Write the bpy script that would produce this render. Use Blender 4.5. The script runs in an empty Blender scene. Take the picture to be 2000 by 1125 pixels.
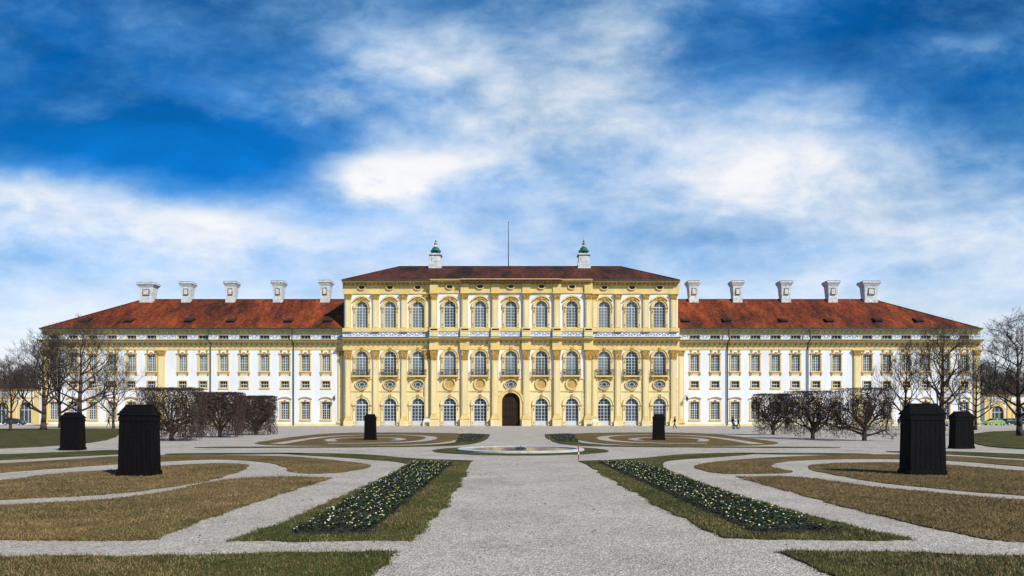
import bpy, math, random
import numpy as np
from mathutils import Vector
F=4000/3.0; EYE=1.6; HZ=816.0
scene=bpy.context.scene
col=scene.collection
R=random.Random(7)
def X(px,Y=133.6): return (px-1000)*Y/F
def Z(py,Y=133.6): return EYE+(HZ-py)*Y/F
def G(px,py):
    d=EYE*F/(py-HZ); return ((px-1000)*d/F, d)
# ---------------------------------------------------------------- materials
def mat(name,c,rough=.8,var=.15,scale=1.0,bump=0.0,bscale=20,c2=None,metal=0,coords='P',streak=None,spec=.3,detail=6):
    m=bpy.data.materials.new(name); m.use_nodes=True; nt=m.node_tree; n=nt.nodes; l=nt.links
    b=n['Principled BSDF']; b.inputs['Roughness'].default_value=rough; b.inputs['Metallic'].default_value=metal
    b.inputs['Specular IOR Level'].default_value=spec
    g=n.new('ShaderNodeNewGeometry'); src=g.outputs['Position']
    if streak:
        mp=n.new('ShaderNodeMapping'); mp.inputs['Scale'].default_value=streak; l.new(src,mp.inputs[0]); s2=mp.outputs[0]
    else: s2=src
    t=n.new('ShaderNodeTexNoise'); t.inputs['Scale'].default_value=scale; t.inputs['Detail'].default_value=detail; t.inputs['Roughness'].default_value=.65
    l.new(s2,t.inputs['Vector'])
    r=n.new('ShaderNodeValToRGB'); r.color_ramp.elements[0].position=.35; r.color_ramp.elements[1].position=.65
    if c2 is None: c2=tuple(x*(1-2*var) for x in c); 
    r.color_ramp.elements[0].color=(*c2,1); r.color_ramp.elements[1].color=(*c,1)
    l.new(t.outputs[0],r.inputs[0]); l.new(r.outputs[0],b.inputs['Base Color'])
    if bump>0:
        t2=n.new('ShaderNodeTexNoise'); t2.inputs['Scale'].default_value=bscale; t2.inputs['Detail'].default_value=4; l.new(src,t2.inputs['Vector'])
        bp=n.new('ShaderNodeBump'); bp.inputs['Strength'].default_value=bump; bp.inputs['Distance'].default_value=.05
        l.new(t2.outputs[0],bp.inputs['Height']); l.new(bp.outputs[0],b.inputs['Normal'])
    return m
M={}
M['white']=mat('white_plaster',(.82,.81,.80),.85,.07,.5,.1,8,streak=(1,1,.25))
M['yellow']=mat('yellow_stucco',(.81,.585,.215),.8,.11,.6,.2,6,streak=(1,1,.3))
M['pale']=mat('pale_yellow_plaster',(.84,.69,.37),.85,.08,.5,.15,6,streak=(1,1,.3))
M['gold']=mat('ochre_ornament',(.64,.38,.08),.7,0,3.5,.9,7,c2=(.19,.10,.025))
M['ochre']=mat('ochre_plaster',(.58,.37,.12),.8,.15,3,.3,6)
M['bar']=mat('white_painted_wood',(.60,.62,.62),.6,.05)
M['iron']=mat('dark_iron',(.03,.035,.04),.5,.2)
M['scroll']=mat('grey_scrollwork',(.24,.25,.26),.7,.2,2)
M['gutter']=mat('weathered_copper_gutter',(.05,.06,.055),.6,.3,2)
M['copper']=mat('green_copper',(.025,.17,.11),.6,.2,2.5,c2=(.01,.07,.05))
M['gilt']=mat('gilded_finial',(.75,.48,.12),.3,.1,metal=.8)
M['stone']=mat('chimney_stone',(.76,.75,.71),.85,0,2.4,.5,5,c2=(.42,.40,.37))
M['stonetop']=mat('chimney_cap_soot',(.17,.16,.15),.9,.3,2)
M['wooddoor']=mat('dark_oak_door',(.040,.022,.013),.6,.3,3,streak=(4,1,.4),spec=.15)
M['blackwood']=mat('black_tarred_boards',(.0075,.006,.0065),.7,0,5,.5,25,c2=(.003,.003,.003),streak=(6,6,.5),spec=.09)
M['bark']=mat('grey_brown_bark',(.080,.056,.041),.95,.25,3,.4,15)
M['twigred']=mat('brown_twigs',(.13,.078,.052),.95,.3,2,c2=(.035,.022,.016))
M['soil']=mat('dark_soil',(.06,.042,.03),.95,.25,6,.9,25,c2=(.02,.014,.01))
M['leaf']=mat('pansy_leaf',(.045,.075,.018),.7,.3,8,c2=(.014,.024,.007))
M['fwhite']=mat('white_petal',(.70,.70,.62),.7,.05)
M['fyellow']=mat('yellow_petal',(.70,.58,.14),.7,.05)
M['basin']=mat('pale_stone_basin',(.62,.60,.56),.8,.15,3,.3)
M['water']=mat('dark_basin_water',(.03,.035,.03),.15,.2,1,.1,10)
M['stake']=mat('red_painted_stake',(.55,.07,.03),.6,.1)
M['skin']=mat('skin',(.55,.33,.23),.6,.05)
M['dark']=mat('dark_cloth',(.02,.02,.025),.9,.1)
M['blue']=mat('blue_cloth',(.03,.08,.25),.9,.1)
M['jeans']=mat('denim',(.05,.07,.12),.9,.1)
M['rubber']=mat('black_rubber',(.02,.02,.02),.8,.1)
M['sign']=mat('white_sign_board',(.75,.75,.75),.5,.03)
M['pebble']=mat('pebbles',(.68,.61,.51),.9,0,45,c2=(.22,.185,.15),detail=2)
M['deadleaf']=mat('dead_leaf',(.13,.065,.025),.9,.3,8)
def glass(name,a,b):
    m=bpy.data.materials.new(name); m.use_nodes=True; nt=m.node_tree; n=nt.nodes; l=nt.links
    p=n['Principled BSDF']; p.inputs['Roughness'].default_value=.2; p.inputs['Specular IOR Level'].default_value=.3
    o=n.new('ShaderNodeObjectInfo'); g=n.new('ShaderNodeNewGeometry')
    t=n.new('ShaderNodeTexNoise'); t.inputs['Scale'].default_value=.9; l.new(g.outputs['Position'],t.inputs['Vector'])
    ad=n.new('ShaderNodeMath'); ad.operation='ADD'; l.new(o.outputs['Random'],ad.inputs[0]); l.new(t.outputs[0],ad.inputs[1])
    mu=n.new('ShaderNodeMath'); mu.operation='MULTIPLY'; mu.inputs[1].default_value=.55; l.new(ad.outputs[0],mu.inputs[0])
    r=n.new('ShaderNodeValToRGB'); r.color_ramp.elements[0].position=.2; r.color_ramp.elements[1].position=.75
    r.color_ramp.elements[0].color=(*a,1); r.color_ramp.elements[1].color=(*b,1)
    l.new(mu.outputs[0],r.inputs[0]); l.new(r.outputs[0],p.inputs['Base Color']); return m
M['glass']=glass('curtained_glass',(.045,.058,.055),(.19,.215,.20))
M['glassdark']=glass('dark_glass',(.018,.028,.036),(.08,.10,.11))
M['glassvdark']=glass('very_dark_glass',(.012,.016,.02),(.04,.05,.06))
def roofmat(name,ca,cb,cc):
    m=bpy.data.materials.new(name); m.use_nodes=True; nt=m.node_tree; n=nt.nodes; l=nt.links
    p=n['Principled BSDF']; p.inputs['Roughness'].default_value=.9; p.inputs['Specular IOR Level'].default_value=.15
    g=n.new('ShaderNodeNewGeometry')
    mp=n.new('ShaderNodeMapping'); mp.inputs['Scale'].default_value=(.28,.09,.09); mp.inputs['Rotation'].default_value=(0,.3,0); l.new(g.outputs['Position'],mp.inputs[0])
    t=n.new('ShaderNodeTexNoise'); t.inputs['Scale'].default_value=1.0; t.inputs['Detail'].default_value=10; t.inputs['Roughness'].default_value=.74; l.new(mp.outputs[0],t.inputs[0])
    r=n.new('ShaderNodeValToRGB'); e=r.color_ramp.elements; e[0].position=.38; e[0].color=(*ca,1); e[1].position=.64; e[1].color=(*cc,1)
    k=e.new(.50); k.color=(*cb,1); l.new(t.outputs[0],r.inputs[0])
    t2=n.new('ShaderNodeTexNoise'); t2.inputs['Scale'].default_value=2.0; t2.inputs['Detail'].default_value=7; t2.inputs['Roughness'].default_value=.7; l.new(g.outputs['Position'],t2.inputs[0])
    mx=n.new('ShaderNodeMix'); mx.data_type='RGBA'; mx.blend_type='MULTIPLY'; mx.inputs[0].default_value=.78
    r2=n.new('ShaderNodeValToRGB'); r2.color_ramp.elements[0].position=.38; r2.color_ramp.elements[0].color=(.30,.28,.28,1); r2.color_ramp.elements[1].position=.6; r2.color_ramp.elements[1].color=(1.1,1.1,1.1,1)
    l.new(t2.outputs[0],r2.inputs[0]); l.new(r.outputs[0],mx.inputs[6]); l.new(r2.outputs[0],mx.inputs[7]); l.new(mx.outputs[2],p.inputs['Base Color'])
    w=n.new('ShaderNodeTexWave'); w.bands_direction='Z'; w.inputs['Scale'].default_value=1.6; w.inputs['Distortion'].default_value=.6; l.new(g.outputs['Position'],w.inputs[0])
    bp=n.new('ShaderNodeBump'); bp.inputs['Strength'].default_value=.5; bp.inputs['Distance'].default_value=.06; l.new(w.outputs[1],bp.inputs['Height']); l.new(bp.outputs[0],p.inputs['Normal'])
    return m
M['roof']=roofmat('red_tile_roof',(.055,.022,.014),(.19,.042,.016),(.38,.082,.022))
M['roofdark']=roofmat('weathered_tile_roof',(.03,.019,.015),(.085,.031,.021),(.16,.046,.025))
def groundmat(name,stops,sc1,sc2,bump,bs,contrast=.6,voro=False,patch=0):
    m=bpy.data.materials.new(name); m.use_nodes=True; nt=m.node_tree; n=nt.nodes; l=nt.links
    p=n['Principled BSDF']; p.inputs['Roughness'].default_value=.95; p.inputs['Specular IOR Level'].default_value=.1
    g=n.new('ShaderNodeNewGeometry')
    t=n.new('ShaderNodeTexNoise'); t.inputs['Scale'].default_value=sc1; t.inputs['Detail'].default_value=8; t.inputs['Roughness'].default_value=.7; l.new(g.outputs['Position'],t.inputs[0])
    r=n.new('ShaderNodeValToRGB'); e=r.color_ramp.elements
    e[0].position=stops[0][0]; e[0].color=(*stops[0][1],1); e[1].position=stops[-1][0]; e[1].color=(*stops[-1][1],1)
    for s in stops[1:-1]:
        k=e.new(s[0]); k.color=(*s[1],1)
    l.new(t.outputs[0],r.inputs[0])
    if voro:
        t2=n.new('ShaderNodeTexVoronoi'); t2.inputs['Scale'].default_value=sc2; l.new(g.outputs['Position'],t2.inputs[0])
        sp=n.new('ShaderNodeSeparateColor'); l.new(t2.outputs['Color'],sp.inputs[0]); o=sp.outputs[0]; hh=t2.outputs['Distance']
    else:
        t2=n.new('ShaderNodeTexNoise'); t2.inputs['Scale'].default_value=sc2; t2.inputs['Detail'].default_value=5; t2.inputs['Roughness'].default_value=.8; l.new(g.outputs['Position'],t2.inputs[0]); o=t2.outputs[0]; hh=o
    r2=n.new('ShaderNodeValToRGB'); a=1-contrast
    r2.color_ramp.elements[0].position=.0 if voro else .35; r2.color_ramp.elements[0].color=(a,a,a,1)
    r2.color_ramp.elements[1].position=1. if voro else .65; r2.color_ramp.elements[1].color=(1.25,1.25,1.25,1)
    l.new(o,r2.inputs[0])
    mx=n.new('ShaderNodeMix'); mx.data_type='RGBA'; mx.blend_type='MULTIPLY'; mx.inputs[0].default_value=1
    l.new(r.outputs[0],mx.inputs[6]); l.new(r2.outputs[0],mx.inputs[7]); out=mx.outputs[2]
    if patch:
        t3=n.new('ShaderNodeTexNoise'); t3.inputs['Scale'].default_value=6; t3.inputs['Detail'].default_value=7; t3.inputs['Roughness'].default_value=.75; l.new(g.outputs['Position'],t3.inputs[0])
        r3=n.new('ShaderNodeValToRGB'); r3.color_ramp.elements[0].position=.36; r3.color_ramp.elements[0].color=(1-patch,1-patch,1-patch,1); r3.color_ramp.elements[1].position=.6; r3.color_ramp.elements[1].color=(1.05,1.05,1.05,1); l.new(t3.outputs[0],r3.inputs[0])
        m3=n.new('ShaderNodeMix'); m3.data_type='RGBA'; m3.blend_type='MULTIPLY'; m3.inputs[0].default_value=1; l.new(out,m3.inputs[6]); l.new(r3.outputs[0],m3.inputs[7]); out=m3.outputs[2]
    l.new(out,p.inputs['Base Color'])
    bp=n.new('ShaderNodeBump'); bp.inputs['Strength'].default_value=bump; bp.inputs['Distance'].default_value=.03; l.new(hh,bp.inputs['Height']); l.new(bp.outputs[0],p.inputs['Normal'])
    return m
M['gravel']=groundmat('light_gravel',[(.3,(.42,.355,.28)),(.5,(.55,.48,.39)),(.7,(.64,.57,.475))],.5,44,.5,0,.48,True,.2)
M['drygrass']=groundmat('dry_winter_grass',[(.33,(.065,.068,.016)),(.43,(.16,.105,.035)),(.68,(.25,.16,.065))],.5,9,.9,0,.7)
M['greengrass']=groundmat('green_winter_grass',[(.34,(.038,.047,.010)),(.5,(.085,.084,.020)),(.66,(.17,.125,.042))],.9,10,.9,0,.65)
M['fargrass']=groundmat('meadow',[(.3,(.03,.045,.01)),(.5,(.07,.075,.02)),(.7,(.12,.10,.035))],.1,2,.6,0,.5)
M['bladegreen']=mat('green_blades',(.10,.115,.026),.8,.3,1.5,c2=(.045,.055,.012))
M['bladedry']=mat('dry_blades',(.32,.21,.09),.8,.3,1.5,c2=(.14,.095,.035))
# ---------------------------------------------------------------- mesh builder
class MB:
    def __init__(s): s.v=[]; s.f=[]; s.m=[]
    def add(s,vs,fs,mi=0):
        o=len(s.v); s.v+=[tuple(q) for q in vs]; s.f+=[tuple(i+o for i in f) for f in fs]; s.m+=[mi]*len(fs)
    def box(s,x0,x1,y0,y1,z0,z1,mi=0):
        s.add([(x0,y0,z0),(x1,y0,z0),(x1,y1,z0),(x0,y1,z0),(x0,y0,z1),(x1,y0,z1),(x1,y1,z1),(x0,y1,z1)],
              [(0,3,2,1),(4,5,6,7),(0,1,5,4),(1,2,6,5),(2,3,7,6),(3,0,4,7)],mi)
    def frus(s,cx,cy,z0,z1,w0,d0,w1,d1,mi=0):
        a,b,c,d=w0/2,d0/2,w1/2,d1/2
        s.add([(cx-a,cy-b,z0),(cx+a,cy-b,z0),(cx+a,cy+b,z0),(cx-a,cy+b,z0),(cx-c,cy-d,z1),(cx+c,cy-d,z1),(cx+c,cy+d,z1),(cx-c,cy+d,z1)],
              [(0,3,2,1),(4,5,6,7),(0,1,5,4),(1,2,6,5),(2,3,7,6),(3,0,4,7)],mi)
    def prism(s,pts,y0,y1,mi=0):
        n=len(pts); vs=[(x,y0,z) for x,z in pts]+[(x,y1,z) for x,z in pts]
        fs=[tuple(range(n)),tuple(range(2*n-1,n-1,-1))]+[((i+1)%n,i,i+n,(i+1)%n+n) for i in range(n)]
        s.add(vs,fs,mi)
    def strip(s,a,b,y0,y1,mi=0,closed=False):
        n=len(a); vs=[(x,y0,z) for x,z in a]+[(x,y0,z) for x,z in b]+[(x,y1,z) for x,z in a]+[(x,y1,z) for x,z in b]
        fs=[]
        for i in range(n if closed else n-1):
            j=(i+1)%n
            fs+=[(i,j,n+j,n+i),(2*n+i,2*n+j,j,i),(n+i,n+j,3*n+j,3*n+i)]
        if not closed: fs+=[(0,n,3*n,2*n),(n-1,2*n-1,4*n-1,3*n-1)]
        s.add(vs,fs,mi)
    def exx(s,prof,x0,x1,mi=0):
        n=len(prof); vs=[(x0,y,z) for y,z in prof]+[(x1,y,z) for y,z in prof]
        fs=[tuple(range(n-1,-1,-1)),tuple(range(n,2*n))]+[(i,(i+1)%n,(i+1)%n+n,i+n) for i in range(n)]
        s.add(vs,fs,mi)
    def tube(s,p0,p1,r0,r1,n=6,mi=0):
        p0=Vector(p0);p1=Vector(p1);d=(p1-p0)
        if d.length<1e-6:return
        d.normalize(); u=d.orthogonal().normalized(); w=d.cross(u)
        vs=[]
        for p,r in((p0,r0),(p1,r1)):
            for i in range(n):
                a=2*math.pi*i/n; vs.append(p+u*math.cos(a)*r+w*math.sin(a)*r)
        s.add(vs,[(i,(i+1)%n,(i+1)%n+n,i+n) for i in range(n)]+[tuple(range(n-1,-1,-1)),tuple(range(n,2*n))],mi)
    def lathe(s,cx,cy,prof,n=16,mi=0,cap=True):
        vs=[];k=len(prof)
        for r,z in prof:
            for i in range(n):
                a=2*math.pi*i/n; vs.append((cx+r*math.cos(a),cy+r*math.sin(a),z))
        fs=[(j*n+i,j*n+(i+1)%n,(j+1)*n+(i+1)%n,(j+1)*n+i) for j in range(k-1) for i in range(n)]
        if cap: fs+=[tuple(range(n-1,-1,-1)),tuple(range((k-1)*n,k*n))]
        s.add(vs,fs,mi)
    def obj(s,name,mats,org=(0,0,0),parent=None,smooth=False,local=False):
        me=bpy.data.meshes.new(name)
        v=s.v if local else [(a-org[0],b-org[1],c-org[2]) for a,b,c in s.v]
        me.from_pydata(v,[],s.f)
        for q in mats: me.materials.append(M[q])
        me.polygons.foreach_set('material_index',s.m)
        if smooth: me.polygons.foreach_set('use_smooth',[True]*len(s.f))
        me.update()
        o=bpy.data.objects.new(name,me); col.objects.link(o); place(o,org,parent); return o
def place(o,org,parent):
    if parent is not None:
        po=parent['worg'] if 'worg' in parent else (0,0,0)
        o.parent=parent; o.location=(org[0]-po[0],org[1]-po[1],org[2]-po[2])
    else: o.location=org
    o['worg']=[float(q) for q in org]
def empty(name,org,label=None,cat=None,group=None):
    o=bpy.data.objects.new(name,None); col.objects.link(o); o.location=org; o['worg']=[float(q) for q in org]; o.empty_display_size=.5
    tag(o,label,cat,group); return o
def tag(o,label=None,cat=None,group=None,kind=None):
    if label:o['label']=label
    if cat:o['category']=cat
    if group:o['group']=group
    if kind:o['kind']=kind
def copytree(o,loc,parent=None,rotz=None,scale=None):
    c=o.copy(); col.objects.link(c)
    if parent is not None: place(c,loc,parent)
    else: c.location=loc
    if rotz is not None: c.rotation_euler=(0,0,rotz)
    if scale is not None: c.scale=(scale,)*3 if not hasattr(scale,'__len__') else scale
    for ch in list(o.children):
        d=ch.copy(); col.objects.link(d); d.parent=c
        for g in list(ch.children):
            e=g.copy(); col.objects.link(e); e.parent=d
    return c
# ---------------------------------------------------------------- camera / light / sky
cam=bpy.data.cameras.new('Camera'); co=bpy.data.objects.new('Camera',cam); col.objects.link(co)
co.location=(0,0,EYE); co.rotation_euler=(math.radians(90),0,0); cam.sensor_width=36; cam.lens=24; cam.shift_y=253.5/2000; cam.clip_end=9000; cam.clip_start=.1
scene.camera=co
try:
    scene.view_settings.view_transform='Standard'; scene.view_settings.look='None'; scene.view_settings.exposure=0
except Exception: pass
EL=math.radians(38); AZ=math.radians(139)
sd=Vector((math.sin(AZ)*math.cos(EL),math.cos(AZ)*math.cos(EL),math.sin(EL)))
sl=bpy.data.lights.new('Sun','SUN'); sl.energy=4.8; sl.angle=math.radians(.5); sl.color=(1,.92,.80)
so=bpy.data.objects.new('Sun',sl); col.objects.link(so); so.rotation_euler=sd.to_track_quat('Z','Y').to_euler(); so.location=(40,-60,80)
w=bpy.data.worlds.new('World'); scene.world=w; w.use_nodes=True; nt=w.node_tree; n=nt.nodes; L=nt.links
for q in list(n): n.remove(q)
def mth(op,a,b=None,c=None,clamp=False):
    q=n.new('ShaderNodeMath'); q.operation=op; q.use_clamp=clamp
    for i,x in enumerate((a,b,c)):
        if x is None: continue
        if isinstance(x,(int,float)): q.inputs[i].default_value=x
        else: L.new(x,q.inputs[i])
    return q.outputs[0]
tc=n.new('ShaderNodeTexCoord'); sx=n.new('ShaderNodeSeparateXYZ'); L.new(tc.outputs['Generated'],sx.inputs[0])
dx,dy,dz=sx.outputs
ay=mth('MAXIMUM',mth('ABSOLUTE',dy),.25); U=mth('DIVIDE',dx,ay); V=mth('DIVIDE',dz,ay)
zz=mth('ADD',mth('MAXIMUM',dz,0),.12)
cp=n.new('ShaderNodeCombineXYZ'); L.new(mth('DIVIDE',dx,zz),cp.inputs[0]); L.new(mth('DIVIDE',dy,zz),cp.inputs[1])
def noise(vec,scale,detail,rough,dist=0,off=(0,0,0),sc=(1,1,1),rot=0):
    mp=n.new('ShaderNodeMapping'); mp.inputs['Location'].default_value=off; mp.inputs['Scale'].default_value=sc; mp.inputs['Rotation'].default_value=(0,0,rot); L.new(vec,mp.inputs[0])
    t=n.new('ShaderNodeTexNoise'); t.inputs['Scale'].default_value=scale; t.inputs['Detail'].default_value=detail; t.inputs['Roughness'].default_value=rough; t.inputs['Distortion'].default_value=dist
    L.new(mp.outputs[0],t.inputs[0]); return t.outputs[0]
cuv=n.new('ShaderNodeCombineXYZ'); L.new(U,cuv.inputs[0]); L.new(V,cuv.inputs[1])
n1=noise(cp.outputs[0],1.3,9,.58,.5,(3,1,0))
n2=noise(cuv.outputs[0],5.5,9,.58,.25,(1,5,0),(1,2.0,1),.3)
n3=noise(cuv.outputs[0],15,6,.58,.3,(7,2,0),(1,1.9,1),-.35)
n4=noise(cuv.outputs[0],2.2,5,.5,.4,(4,8,0),(1,2.2,1),.15)
warpu=mth('ADD',U,mth('MULTIPLY',mth('SUBTRACT',n4,.5),.30)); warpv=mth('ADD',V,mth('MULTIPLY',mth('SUBTRACT',n2,.5),.10))
blobs=[(780,325,185,50,.48),(710,345,110,35,.28),(1560,300,300,58,.42),(1480,355,220,50,.25),(60,375,250,38,.42),(330,440,300,45,.42),
 (1000,120,330,130,.36),(760,90,120,60,.2),(1230,60,110,70,.25),(1890,85,180,30,.35),(1150,230,350,90,.28),(1900,420,260,90,.2),(1000,430,600,70,.12),(1700,200,200,40,.25),
 (400,300,220,75,-.66),(60,120,260,140,-.20),(500,110,150,100,-.08),(1720,60,260,60,-.40),(1900,190,180,55,-.25),(150,270,260,45,-.30),(1400,150,120,60,-.08),(600,425,100,28,-.22)]
acc=None
for px,py,su,sv,am in blobs:
    a=mth('DIVIDE',mth('SUBTRACT',warpu,(px-1000)/F),su/F); b=mth('DIVIDE',mth('SUBTRACT',warpv,(HZ-py)/F),sv/F)
    e=mth('EXPONENT',mth('MULTIPLY',mth('ADD',mth('MULTIPLY',a,a),mth('MULTIPLY',b,b)),-1)); e=mth('MULTIPLY',e,am)
    acc=e if acc is None else mth('ADD',acc,e)
v2=mth('MULTIPLY',V,V)
hor=mth('MULTIPLY',mth('EXPONENT',mth('MULTIPLY',v2,-10.0)),.78)
acc=mth('ADD',acc,hor)
base=mth('ADD',acc,.20)
tex=mth('ADD',mth('MULTIPLY',mth('SUBTRACT',n1,.5),.62),mth('ADD',mth('MULTIPLY',mth('SUBTRACT',n2,.5),.85),mth('MULTIPLY',mth('SUBTRACT',n3,.5),.5)))
calm=mth('SUBTRACT',1.0,mth('MULTIPLY',mth('EXPONENT',mth('MULTIPLY',v2,-11.0)),.68))
d=mth('ADD',base,mth('MULTIPLY',tex,calm))
back=n.new('ShaderNodeMapRange'); back.inputs['From Min'].default_value=.15; back.inputs['From Max'].default_value=-.35; back.inputs['To Min'].default_value=0; back.inputs['To Max'].default_value=.42; L.new(dy,back.inputs[0])  # clouds thinned in the unseen sky behind the camera to raise facade contrast
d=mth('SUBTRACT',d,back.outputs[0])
sm=n.new('ShaderNodeMapRange'); sm.interpolation_type='SMOOTHSTEP'; sm.inputs['From Min'].default_value=-.16; sm.inputs['From Max'].default_value=1.20; L.new(d,sm.inputs[0])
cl=sm.outputs[0]
sky=n.new('ShaderNodeTexSky'); sky.sky_type='NISHITA'; sky.sun_disc=False; sky.sun_elevation=EL; sky.sun_rotation=AZ; sky.ozone_density=3
tint=n.new('ShaderNodeMix'); tint.data_type='RGBA'; tint.blend_type='MULTIPLY'; tint.inputs[0].default_value=1; L.new(sky.outputs[0],tint.inputs[6]); tint.inputs[7].default_value=(.03,.90,1.75,1)
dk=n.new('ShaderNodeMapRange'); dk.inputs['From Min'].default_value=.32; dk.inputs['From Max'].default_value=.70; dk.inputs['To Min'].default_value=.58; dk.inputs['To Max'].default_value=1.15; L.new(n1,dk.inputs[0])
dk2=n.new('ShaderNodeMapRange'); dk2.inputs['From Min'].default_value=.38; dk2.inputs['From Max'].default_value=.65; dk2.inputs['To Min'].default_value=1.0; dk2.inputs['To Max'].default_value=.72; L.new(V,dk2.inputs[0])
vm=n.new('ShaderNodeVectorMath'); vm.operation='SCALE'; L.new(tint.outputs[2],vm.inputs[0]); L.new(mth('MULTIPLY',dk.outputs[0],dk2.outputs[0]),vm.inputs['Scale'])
ramp=n.new('ShaderNodeValToRGB'); e=ramp.color_ramp.elements; e[0].position=.22; e[0].color=(.25,.60,1,1); e[1].position=.93; e[1].color=(1,1,1,1); k=e.new(.6); k.color=(.64,.83,1,1); L.new(cl,ramp.inputs[0])
cs=n.new('ShaderNodeVectorMath'); cs.operation='SCALE'; L.new(ramp.outputs[0],cs.inputs[0]); cs.inputs['Scale'].default_value=9.7
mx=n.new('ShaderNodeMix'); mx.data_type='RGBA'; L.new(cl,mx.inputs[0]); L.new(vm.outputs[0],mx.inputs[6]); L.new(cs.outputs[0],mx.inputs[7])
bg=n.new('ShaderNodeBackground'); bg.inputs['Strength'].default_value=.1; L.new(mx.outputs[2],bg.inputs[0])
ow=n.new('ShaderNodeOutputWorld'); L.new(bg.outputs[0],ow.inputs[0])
# ---------------------------------------------------------------- ground
g=MB(); g.add([(-4000,-300,-.012),(4000,-300,-.012),(4000,6000,-.012),(-4000,6000,-.012)],[(0,1,2,3)]); o=g.obj('ground',['fargrass']); tag(o,kind='structure')
g=MB(); g.add([(-170,-12,0),(170,-12,0),(170,172,0),(-170,172,0)],[(0,1,2,3)]); o=g.obj('path',['gravel']); tag(o,kind='structure')
def chaikin(p,it=2,closed=True):
    for _ in range(it):
        q=[]; nn=len(p)
        for i in range(nn if closed else nn-1):
            a=p[i];b=p[(i+1)%nn]
            q+= [(a[0]*.75+b[0]*.25,a[1]*.75+b[1]*.25),(a[0]*.25+b[0]*.75,a[1]*.25+b[1]*.75)]
        if not closed: q=[p[0]]+q+[p[-1]]
        p=q
    return p
polys=[]
def wob(x,y): return .035*math.sin(x*2.3+1.7*math.sin(y*1.9))+.025*math.sin(y*5.1+x*3.7)+.015*math.sin(x*11+y*9)
def bed(pts,m,z=.02,name='lawn',it=2,rag=.03,rec=None,px=True):
    p=chaikin(pts,it)
    p=[G(*q) for q in p] if px else p
    out=[]
    for i in range(len(p)):
        a=p[i];b=p[(i+1)%len(p)]; ln=math.dist(a,b); dd=(a[1]+b[1])/2
        k=max(1,int(ln/(.07 if dd<22 else 1.0))); k=min(k,300)
        for j in range(k):
            t=j/k; s=rag if dd<25 else rag*.5
            x=a[0]+(b[0]-a[0])*t; y=a[1]+(b[1]-a[1])*t
            out.append((x+R.uniform(-s,s)*.8+wob(x,y),y+R.uniform(-s,s)*.8+wob(y+3,x)))
    ar=sum(out[i][0]*out[(i+1)%len(out)][1]-out[(i+1)%len(out)][0]*out[i][1] for i in range(len(out)))
    if ar<0: out.reverse()
    nn=len(out); mb=MB()
    mb.add([(x,y,z) for x,y in out]+[(x,y,-.005) for x,y in out],[tuple(range(nn))]+[(i,i+nn,(i+1)%nn+nn,(i+1)%nn) for i in range(nn)])
    o=mb.obj(name,[m]); tag(o,kind='structure')
    if rec: polys.append((out,rec))
    return out
def ribbon(pts,wd,z=.03,px=True,m='gravel',name='path',closed=False):
    p=chaikin(pts,2,closed); p=[G(*q) for q in p] if px else p
    k=len(p); l=[];r=[]
    for i in range(k):
        a=p[(i-1)%k] if (closed or i>0) else p[i]; b=p[(i+1)%k] if (closed or i<k-1) else p[i]
        tx,ty=b[0]-a[0],b[1]-a[1]; q=math.hypot(tx,ty) or 1
        l.append((p[i][0]-ty/q*wd/2,p[i][1]+tx/q*wd/2,z)); r.append((p[i][0]+ty/q*wd/2,p[i][1]-tx/q*wd/2,z))
    mb=MB(); mb.add(l+r,[(i,k+i,k+(i+1)%k,(i+1)%k) for i in range(k if closed else k-1)])
    o=mb.obj(name,[m]); tag(o,kind='structure')
bed([(-200,1092),(0,1090),(400,1086),(778,1079),(778,1080),(765,1095),(720,1135),(640,1260),(640,1260),(-200,1260)],'greengrass',rec='mix')
bed([(-200,1000),(0,988),(200,978),(330,962),(400,943),(470,935),(560,931),(645,934),(645,935),(520,974),(400,1014),(296,1056),(296,1057),(0,1055),(-300,1058)],'drygrass',rec='dry')
bed([(-200,950),(0,941),(100,926),(230,918),(400,905),(480,906),(492,912),(430,934),(340,952),(200,968),(0,977),(-200,985)],'drygrass',rec='dry')
bed([(-200,915),(0,906),(120,899),(260,889),(450,889),(600,893),(722,907),(724,914),(650,926),(570,925),(560,912),(500,900),(400,897),(230,907),(60,919),(-200,940)],'drygrass',rec='dry')
bedL=bed([(520,885),(700,886),(800,896),(923,900),(923,901),(900,940),(870,985),(845,1020),(800,1056),(785,1057),(440,1058),(440,1058),(530,1033),(610,998),(700,957),(770,927),(805,912),(790,903),(700,896),(600,890)],'greengrass',rec='green')
bed([(-200,893),(0,888),(130,883),(240,878),(330,884),(180,890),(0,900),(-200,905)],'greengrass')
bed([(1510,1079),(1510,1080),(1700,1080),(2000,1088),(2250,1092),(2250,1260),(1750,1260),(1640,1130),(1560,1098)],'greengrass',rec='mix')
bed([(1438,932),(1438,932),(1560,931),(1650,945),(1780,960),(2000,978),(2250,992),(2350,1085),(2350,1085),(2000,1062),(1900,1051),(1700,1005),(1560,966)],'drygrass',rec='dry')
bed([(1575,909),(1640,904),(1750,903),(1850,908),(2000,921),(2200,935),(2250,985),(2000,969),(1850,957),(1720,944),(1640,930),(1580,918)],'drygrass',rec='dry')
bed([(1338,908),(1500,893),(1700,887),(1850,890),(2000,900),(2200,910),(2200,925),(2000,912),(1850,899),(1700,896),(1560,899),(1505,906),(1508,914),(1560,924),(1480,926),(1390,926)],'drygrass',rec='dry')
bedR=bed([(1133,901),(1133,901),(1240,897),(1340,886),(1500,885),(1420,892),(1310,899),(1284,906),(1330,932),(1420,962),(1520,992),(1640,1024),(1788,1056),(1788,1057),(1430,1053),(1420,1053),(1340,1018),(1240,962),(1170,922)],'greengrass',rec='green')
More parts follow.
